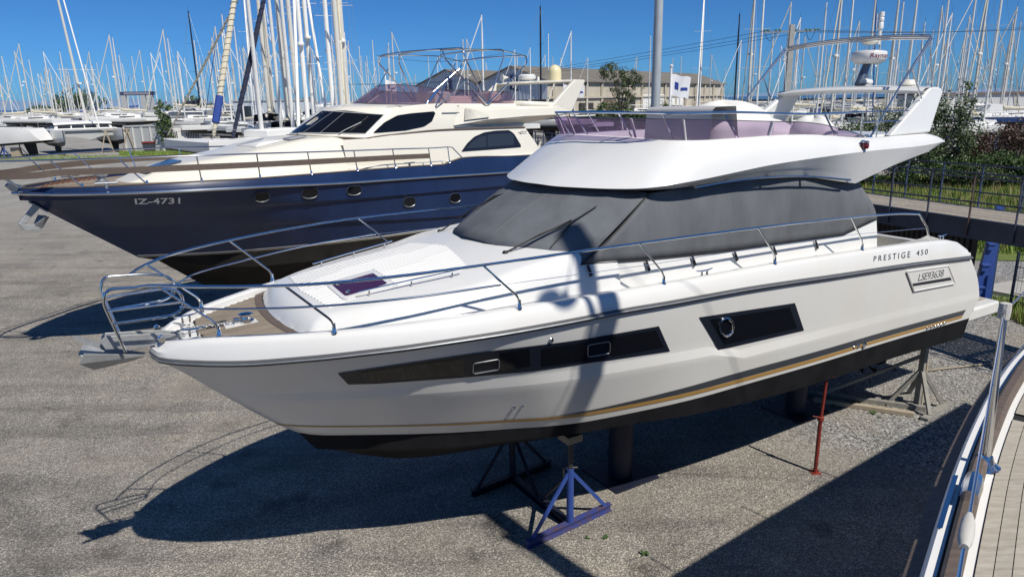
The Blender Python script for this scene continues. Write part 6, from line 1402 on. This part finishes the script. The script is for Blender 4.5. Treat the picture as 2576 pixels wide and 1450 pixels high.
# ================================================================== catamaran, hulls and huts at the left
def catamaran():
    c = on_ground(234,386); w_ = 108/FPX*hypot(c[0],c[1])/cos(.16); ang = .70
    t = thing('catamaran', 'big white catamaran on blocks, its two bows facing the yard', 'catamaran', tuple(c), ang)     # local x across, y aft (away)
    k = w_/6.6
    for sg in (-1, 1):
        m = MB(); rows = []
        for u in np.linspace(0, 1, 13):
            y = -2.5*k+u*13*k; h = .95*k*(1-(1-u)**3)**.7+.04; zt_ = (3.55-.1*u)*k; kz = (1.0+.5*(1-u)**4)*k
            rows.append([(sg*w_/2-h,y,zt_),(sg*w_/2-h*.95,y,zt_-1.0*k),(sg*w_/2-h*.7,y,kz+.55*k),(sg*w_/2,y,kz),(sg*w_/2+h*.7,y,kz+.55*k),(sg*w_/2+h*.95,y,zt_-1.0*k),(sg*w_/2+h,y,zt_)])
        m.grid(rows); m.build('hull', HW, t, smooth=50)
        m = MB(); m.grid([[(r[i][0]*1.0+(.012 if i > 3 else -.012), r[i][1]-.02, r[i][2]-.012) for i in (2,3,4)] for r in rows]); m.build('antifouled_bottom', mat('grey_antifoul', (.13,.13,.125), .8) if sg < 0 else AFK, t, smooth=50)
        m = MB(); m.grid([[r[0],(sg*w_/2,r[0][1],r[0][2]+.05),r[6]] for r in rows]); m.build('foredeck', HW, t)
        MB().prism([(sg*w_/2-.15,1.5*k,1.1*k),(sg*w_/2-.15,4.5*k,1.1*k),(sg*w_/2-.15,4.2*k,.35*k),(sg*w_/2-.15,2*k,.35*k)], (.3,0,0)).build('keel', AFK, t); MB().box((sg*w_/2,3*k,.18*k),(.6,1.6,.36*k)).build('block', WOODR, t)
        MB().box((sg*w_/2-sg*.1-.9*k,1.5*k,2.7*k),(.05,.5*k,.35*k)).build('hull_window', GLASSD, t)
    m = MB(); m.grid([[(x, y, 3.35*k-.9*k*(1 if 0 else 0)) for x in np.linspace(-w_/2, w_/2, 5)] for y in (.2*k, 10*k)]); m.build('bridge_deck', HW, t, solid=-.3)
    m = MB(); m.grid([[(x, .2*k+.0*z, z) for x in np.linspace(-w_/2, w_/2, 9)] for z in (3.5*k, 2.55*k-.0)]); nac = MB()
    m.v = [(x, y, z-(.55*k*math.exp(-(x/(.9*k))**2) if z < 3*k else 0)) for x, y, z in m.v]; m.build('nacelle', HG, t, smooth=50)
    hs_ = [(3.6,2.8,2.4),(4.55,3.5,2.55),(4.75,3.9,2.3)]
    m = MB(); m.grid([[(x*w2*k, (y0+.5*(x*x))*k, z*k) for x in np.linspace(-1.05,1.05,11)] for z, y0, w2 in ((3.5,2.4,3.2),(4.35,3.0,3.0))]); cbn = m.build('cabin_wall', HW, t, smooth=50)
    for x0, x1 in ((-.95,-.5),(-.46,-.02),(.02,.46),(.5,.95)):
        m = MB(); m.grid([[(x*w2*k, (y0+.5*x*x)*k-.05, z*k) for x in np.linspace(x0,x1,4)] for z, y0, w2 in ((3.62,2.48,3.17),(4.12,2.84,3.05))]); m.build('window', GLASSD, cbn)
    m = MB(); m.grid([[(x*3.35*k,(y+.5*x*x)*k,(z-.12*x*x)*k) for x in np.linspace(-1,1,11)] for y, z in ((2.6,4.34),(2.7,4.55),(4.0,4.75),(8.5,4.75),(8.6,4.5))]); m.build('cabin_roof', HW, t, smooth=40)
    d1 = at_y(137,-20,c[1]+4*k); MB().tube([(.6*k,4*k,4.6*k),(.6*k-.9,4*k,24*k)], [.17,.12], 10).build('mast', MGREY, t); MB().bar((-1.7*k,4*k,12.2*k),(2.6*k,4*k,12.2*k), .1,.06).build('spreader', MGREY, t); MB().tube([(1.2*k,0,3.6*k),(.3*k,4*k,22*k)], .08, 6).build('furled_jib', WHITEP, t); MB().lathe([(0,-.1),(.28,-.1),(.28,.1),(0,.14)], 12, (.5*k,3.7*k,10.2*k)).build('radar_dome', HW, t)
    MB().bar((-w_/2,.0,3.5*k),(w_/2,0,3.5*k), .2,.2).build('cross_beam', HG, t)
    for sg in (-1,1): MB().tube([(sg*(w_/2+.6*k),-2*k,4.1*k),(sg*(w_/2+.8*k),2*k,4.1*k),(sg*(w_/2+.8*k),9*k,4.1*k)], .025, 5).build('lifeline', STEEL, t)
    return t
cat_ = catamaran(); cat_.scale = (1,1,.86)
# white yacht hull, stern towards us, at the left edge
g0 = on_ground(62,393); lh = thing('sailing_boat', 'large white sailing yacht hull with open stern on a blue cradle at the yard edge', 'sailing boat', tuple(g0), 0)
kk = 1.0; D = hypot(g0[0], g0[1]); 
m = MB(); rows = []
for u in np.linspace(0, 1, 13):
    s = 2.9-u*17; bw_ = 1.9*(1-.25*(1-min(1,u*4))**2)*(1-max(0,(u-.4)/.6)**2); zt_ = 3.0+.4*u; kz = 1.45-.45*min(1,u*2.2)
    x0 = s-(.9*(1-u)**6)
    rows.append([(s-1.1*max(0,1-u*5),-bw_,zt_),(s-.5*max(0,1-u*5),-bw_*.97,zt_-.8),(s,-bw_*.85,kz+.25),(s,-bw_*.45,kz+.05),(s,0,kz),(s,bw_*.45,kz+.05),(s,bw_*.85,kz+.25),(s-.5*max(0,1-u*5),bw_*.97,zt_-.8),(s-1.1*max(0,1-u*5),bw_,zt_)])
m.grid([[r[i] for i in (0,1,2)] for r in rows]); m.grid([[r[i] for i in (6,7,8)] for r in rows]); m.add([rows[0][i] for i in (0,1,2,6,7,8)], [(0,1,2,3,4,5)]); m.build('hull', HW, lh, smooth=50)
m = MB(); m.grid([[r[i] for i in (2,3,4,5,6)] for r in rows]); m.build('antifouled_bottom', AFK, lh, smooth=50); MB().grid([[r[0],(r[0][0],0,r[0][2]+.05),r[8]] for r in rows]).build('deck', HW, lh)
MB().prism([(.1,-.06,1.5),(1.5,-.06,1.6),(1.55,-.06,.12),(.6,-.06,.1)], (0,.12,0)).build('rudder', AFK, lh); MB().prism([(-8,-.15,1.2),(-5.6,-.15,1.2),(-5.2,-.15,.2),(-7,-.15,.2)], (0,.3,0)).build('keel', AFK, lh)
for x in (-3.2,-1.2): 
    for sg in (1,-1): MB().tube([(x,sg*1.5,0),(x,sg*1.2,1.35)], .06, 6).build('jack', BLUEP, lh); MB().bar((x-.6,sg*1.5,.05),(x,sg*1.35,.9), .07,.05).build('strut', BLUEP, lh); MB().bar((x+.6,sg*1.5,.05),(x,sg*1.35,.9), .07,.05).build('strut', BLUEP, lh)
MB().box((-.3,-.8,.5),(.9,.4,1.0)).build('work_board', WOODR, lh); MB().grid([[(x,-1.5,z),(x,1.5,z)] for x, z in ((-7,3.2),(-6.6,3.8),(-3.6,3.85),(-3.2,3.2))]).build('spray_hood', mat('dark_hood', (.05,.05,.055), .7), lh)
for sg in (1,-1): MB().tube([(1.2,sg*1.4,3.05),(1.2,sg*1.4,3.65),(-1,sg*1.7,3.65),(-9,sg*1.7,3.75)], .03, 5).build('lifeline', STEEL, lh)
# prefabricated site hut and container
PANEL = mat('hut_panel', (.62,.615,.59), .6, var=.05); PANG = mat('hut_grey_panel', (.36,.37,.375), .6, var=.06)
a = on_ground(409,381); b = on_ground(512,375); dv = (b-a)/np.linalg.norm(b-a); ln = np.linalg.norm(b-a); ang = atan2(dv[1], dv[0]); kz = ln/6.2
hut = thing('site_hut', 'pale prefabricated site hut with a barred window', 'hut', tuple(a), ang); hh = 58/FPX*hypot(a[0], a[1])
MB().box((ln/2,1.2*kz,hh/2),(ln,2.4*kz,hh)).build('wall', PANEL, hut, smooth=0); MB().box((ln/2,1.2*kz,hh+.06),(ln+.3,2.4*kz+.3,.14)).build('roof', PANG, hut, smooth=0); MB().box((ln/2,-.03,hh*.9),(ln,.05,.05)).build('trim', PANG, hut, smooth=0)
for x0 in (ln*.06, ln*.58):
    wq = ln*.32; wf_ = MB().box((x0+wq/2+.1,-.03,hh*.52),(wq,.08,hh*.40)).build('window', GLASSD, hut, smooth=0)
    for z in (hh*.32,hh*.72): MB().box((x0+wq/2+.1,-.09,z),(wq+.1,.08,.09)).build('frame', PANG, wf_, smooth=0)
    for k in range(9): MB().box((x0+.1+wq*k/8,-.11,hh*.52),(.05,.05,hh*.42)).build('bar', WHITEP, wf_, smooth=0)
a2 = on_ground(318,383); d2 = (a-a2); l2 = np.linalg.norm(d2); ang2 = atan2(d2[1], d2[0])
ct = thing('container', 'grey panelled container end joined to the pale site hut', 'container', tuple(a2), ang2)
MB().box((l2/2,1.3,hh*.47),(l2-.05,2.4,hh*.94)).build('body', PANG, ct, smooth=0); MB().box((l2/2,1.3,hh*.96),(l2,2.6,.12)).build('roof', HG, ct, smooth=0)
for k in range(5): MB().box((l2*k/4*.96+.08,.05,hh*.46),(.16,.14,hh*.92)).build('rib', PANEL, ct, smooth=0)
q = on_ground(378,386); bn = thing('wheelie_bin', 'grey wheeled bin with dark red lid in front of the container', 'bin', tuple(q), .2); bn.scale = (.62,.62,.62)
MB().grid([[(x*w_,y*w_*.8,z) for x, y in ((-1,-1),(1,-1),(1,1),(-1,1))] for z, w_ in ((.12,.72),(1.85,.95))], cv=True).build('body', mat('bin_grey', (.055,.06,.07), .6), bn, smooth=0); MB().grid([[(x*1.0,y*.85,z) for x, y in ((-1,-1),(1,-1),(1,1),(-1,1))] for z in (1.85,2.02)], cv=True).build('lid_rim', REDP, bn, smooth=0); MB().box((0,0,2.05),(1.95,1.65,.1)).build('lid', REDP, bn, smooth=0, bevel=.03)
for x in (-.6,.6): MB().lathe([(.15,-.05),(.15,.05)], 12, (x,.4,.15), 'x').build('wheel', RUBBER, bn)
q = on_ground(300,384); tr = thing('trestle', 'raw timber trestle leaning beside the container', 'trestle', tuple(q), .3)
for x in (-1.1,1.1):
    MB().bar((x-.7,0,.0),(x,.2,2.6), .12,.10).build('leg', WOODR, tr); MB().bar((x+.6,0,.0),(x,.2,2.6), .12,.10).build('leg', WOODR, tr)
MB().bar((-1.4,.2,2.5),(1.4,.2,2.6), .12,.12).build('top_rail', WOODR, tr)
# slim white racing hull and the weeds at the hut
q = on_ground(600,372); rh = thing('racing_hull', 'slim white pointed racing hull on trestles beside the site hut', 'racing hull', tuple(q), .12)
m = MB(); m.grid([[(-6.5+u*17, .5*sin(min(1,u*1.5)*pi/2)*cos(a_), 1.75+.42*sin(min(1,u*1.6)*pi/2)*sin(a_)) for a_ in np.linspace(0,2*pi,12,endpoint=False)] for u in np.linspace(0.001,1,14)], cv=True); m.build('hull', HW, rh, smooth=60)
for x in (-3,4): MB().bar((x,-.7,0),(x,-.2,1.4), .08,.08).build('trestle_leg', WOODR, rh); MB().bar((x,.7,0),(x,.2,1.4), .08,.08).build('trestle_leg', WOODR, rh)
MB().prism([(5.2,-.12,1.9),(6.4,-.12,1.9),(5.75,-.12,4.4),(5.35,-.12,4.4)], (0,.24,0)).build('daggerboard', WHITEP, rh)
q = on_ground(470,377); tree(q[0]-1.0, q[1]-2.5, 'thin green sapling standing against the site hut', [(0,0,4.6,.9,.6,1.2),(0,0,2.8,1.0,.7,1.0),(.2,0,1.2,.8,.6,.8)], 1500, .14, GRN, 70, 'sapling', 'tree', None, .06)
def hutgrass(r_):
    p = on_ground(r_.uniform(300,520), r_.uniform(384,392)); return p[0], p[1]
grass(5000, hutgrass, .1, .5, 14, 'hut_grass', GRS, 'rough grass along the foot of the site hut')
def catgrass(r_):
    p = on_ground(r_.uniform(0,330), r_.uniform(392,404)); return p[0], p[1]
grass(3500, catgrass, .05, .3, 15, 'yard_grass', GRS, 'rough grass strip in front of the catamaran')
# dark trees on the far shore, hoist with its banner, pale hut far right
for i, (u, D, s) in enumerate(((165,330,.9),(205,320,1.5),(108,340,.8),(480,300,1.0),(90,335,.7),(775,280,.8),(500,310,.9))):
    x, y = at_px(u, D); tree(x, y, 'dark tree on the far shore behind the masts', [(0,0,6*s,5*s,3*s,3*s),(4*s,0,5*s,4*s,3*s,2.6*s),(-4*s,0,4.4*s,4*s,3*s,2.6*s)], 1600, .45*s, GRN, 90+i, 'shore_tree', 'tree', 'dark trees on the far shore', .3)
def hoist():
    p0 = at_y(303,236,135); p1 = at_y(388,237,135); r = thing('boat_hoist', 'dark blue beam of a travelling boat hoist on pale legs among the masts', 'boat hoist', (p0[0],135,0)); ln = p1[0]-p0[0]; z = p0[2]
    MB().bar((0,0,z),(ln,0,z), .6,.65).build('beam', mat('hoist_blue', (.05,.055,.12), .5), r); 
    for x in (ln*.08, ln*.66, ln*.88): MB().bar((x,0,0),(x,0,z-.3), .9,.6,up=(0,1,0)).build('leg', HG, r)
    MB().bar((ln*.12,-.34,z),(ln*.88,-.34,z), .02,.42).build('pale_banner', mat('banner_grey', (.22,.22,.28), .6), r, smooth=0)
hoist()
for i, (u0, u1, D, h, lb) in enumerate(((885//1.6, 600, 95, 5.4, ''), )): pass
x, y = at_px(600, 92); cab = thing('site_hut', 'light blue-grey site hut with a small window among the masts', 'hut', (x, y, rise(x,y)), .25)
MB().box((4.5,1.5,3.9),(10,3,3.2)).build('wall', mat('blue_grey_hut', (.42,.47,.52), .6), cab, smooth=0); MB().box((4.5,1.5,1.2),(10,3,2.2)).build('base', HG, cab, smooth=0); MB().box((1.0,-.02,4.0),(1.3,.06,1.8)).build('window', GLASSD, cab, smooth=0); MB().box((4.5,1.5,5.56),(10.3,3.3,.14)).build('roof', PANG, cab, smooth=0)
x, y = at_px(2560, 120); wh = thing('storage_shed', 'long low white storage shed beyond the boats on the right', 'shed', (x-16, y, 0), -.1); MB().box((12,4,3.0),(26,8,6.0)).build('wall', PANEL, wh, smooth=0); MB().box((12,4,6.1),(26.6,8.6,.3)).build('roof', mat('brown_roof', (.20,.13,.10), .8), wh, smooth=0)
# ================================================================== cars in the car park
def car(x, y, rz, col, lb):
    t = thing('parked_car', lb, 'car', (x, y, 0), rz); cm = mat('car_paint', col, .3, metal=.3, coat=.6)
    prof = [(-2.1,.45),(-2.15,.75),(-1.95,.92),(-1.1,1.02),(-.45,1.48),(.9,1.52),(1.75,1.42),(2.05,1.0),(2.12,.6),(2.0,.35),(-1.9,.3)]
    m = MB(); m.grid([[(px_, y_*(.82 if pz > 1.2 else 1.), pz) for px_, pz in prof] for y_ in (-.86,-.8,.8,.86)], cv=True); m.add([(px_, -.86*(.82 if pz > 1.2 else 1.), pz) for px_, pz in prof], [tuple(range(len(prof)))]); m.add([(px_, .86*(.82 if pz > 1.2 else 1.), pz) for px_, pz in prof], [tuple(range(len(prof)))]); b = m.build('body', cm, t, smooth=40)
    for sg in (1,-1):
        for q in (((-.95,1.05),(-.42,1.40),(.1,1.43),(.1,1.02)),((.18,1.02),(.18,1.43),(.85,1.44),(.95,1.02)),((1.02,1.02),(.95,1.43),(1.55,1.36),(1.8,1.02))):
            MB().add([(a_, sg*(.885-.17*max(0,min(1,(z_-1.02)/.4))), z_) for a_, z_ in q], [(0,1,2,3)]).build('window', GLASSD, b, smooth=0)
        for a_ in (-1.35,1.3):
            w_ = MB().lathe([(.31,-.09),(.31,.09)], 18, (a_,sg*.80,.31), 'y').build('wheel', RUBBER, t); MB().lathe([(.19,-.10),(.19,.10)], 12, (a_,sg*.80,.31), 'y').build('rim', STEEL, w_)
        MB().box((2.08,sg*.7,.95),(.08,.22,.30)).build('tail_light', REDP, t, smooth=0); MB().box((-2.1,sg*.6,.72),(.08,.35,.14)).build('headlight', WHITEP, t, smooth=0)
    MB().add([(-1.08,-.66,1.05),(-1.08,.66,1.05),(-.47,.60,1.46),(-.47,-.60,1.46)], [(0,1,2,3)]).build('windscreen', GLASSD, b, smooth=0); return t
p = on_z(1376,326); car(p[0], p[1], .12, (.035,.045,.05), 'dark grey hatchback parked in front of the warehouse'); p = on_z(1342,329); car(p[0], p[1], .5, (.70,.71,.72), 'white car parked beside the dark grey hatchback')
for i, (u, v, c, lb) in enumerate(((1455,322,(.06,.1,.2),'blue car glimpsed through the purple flybridge screen'),(1560,318,(.68,.68,.68),'white van-sized car glimpsed through the purple screen'),(1500,312,(.30,.31,.32),'silver car in the far row of the car park'))):
    p = on_z(u, v); car(p[0], p[1], .2+.3*i, c, lb)
ap = MB(); ap.grid([[(-6,60,.012),(120,60,.012)],[(-6,215,.012),(120,215,.012)]]); struct(ap.build('car_park', mat('car_park_asphalt', (.13,.128,.122), .9, var=.15, scale=.3, detail=7), None))
for k in range(9): struct(MB().box((2+k*5.2,140,.022),(.14,9,.004)).build('parking_line', WHITEP, None, smooth=0))
# aim: everything evaluated
bpy.context.view_layer.update()
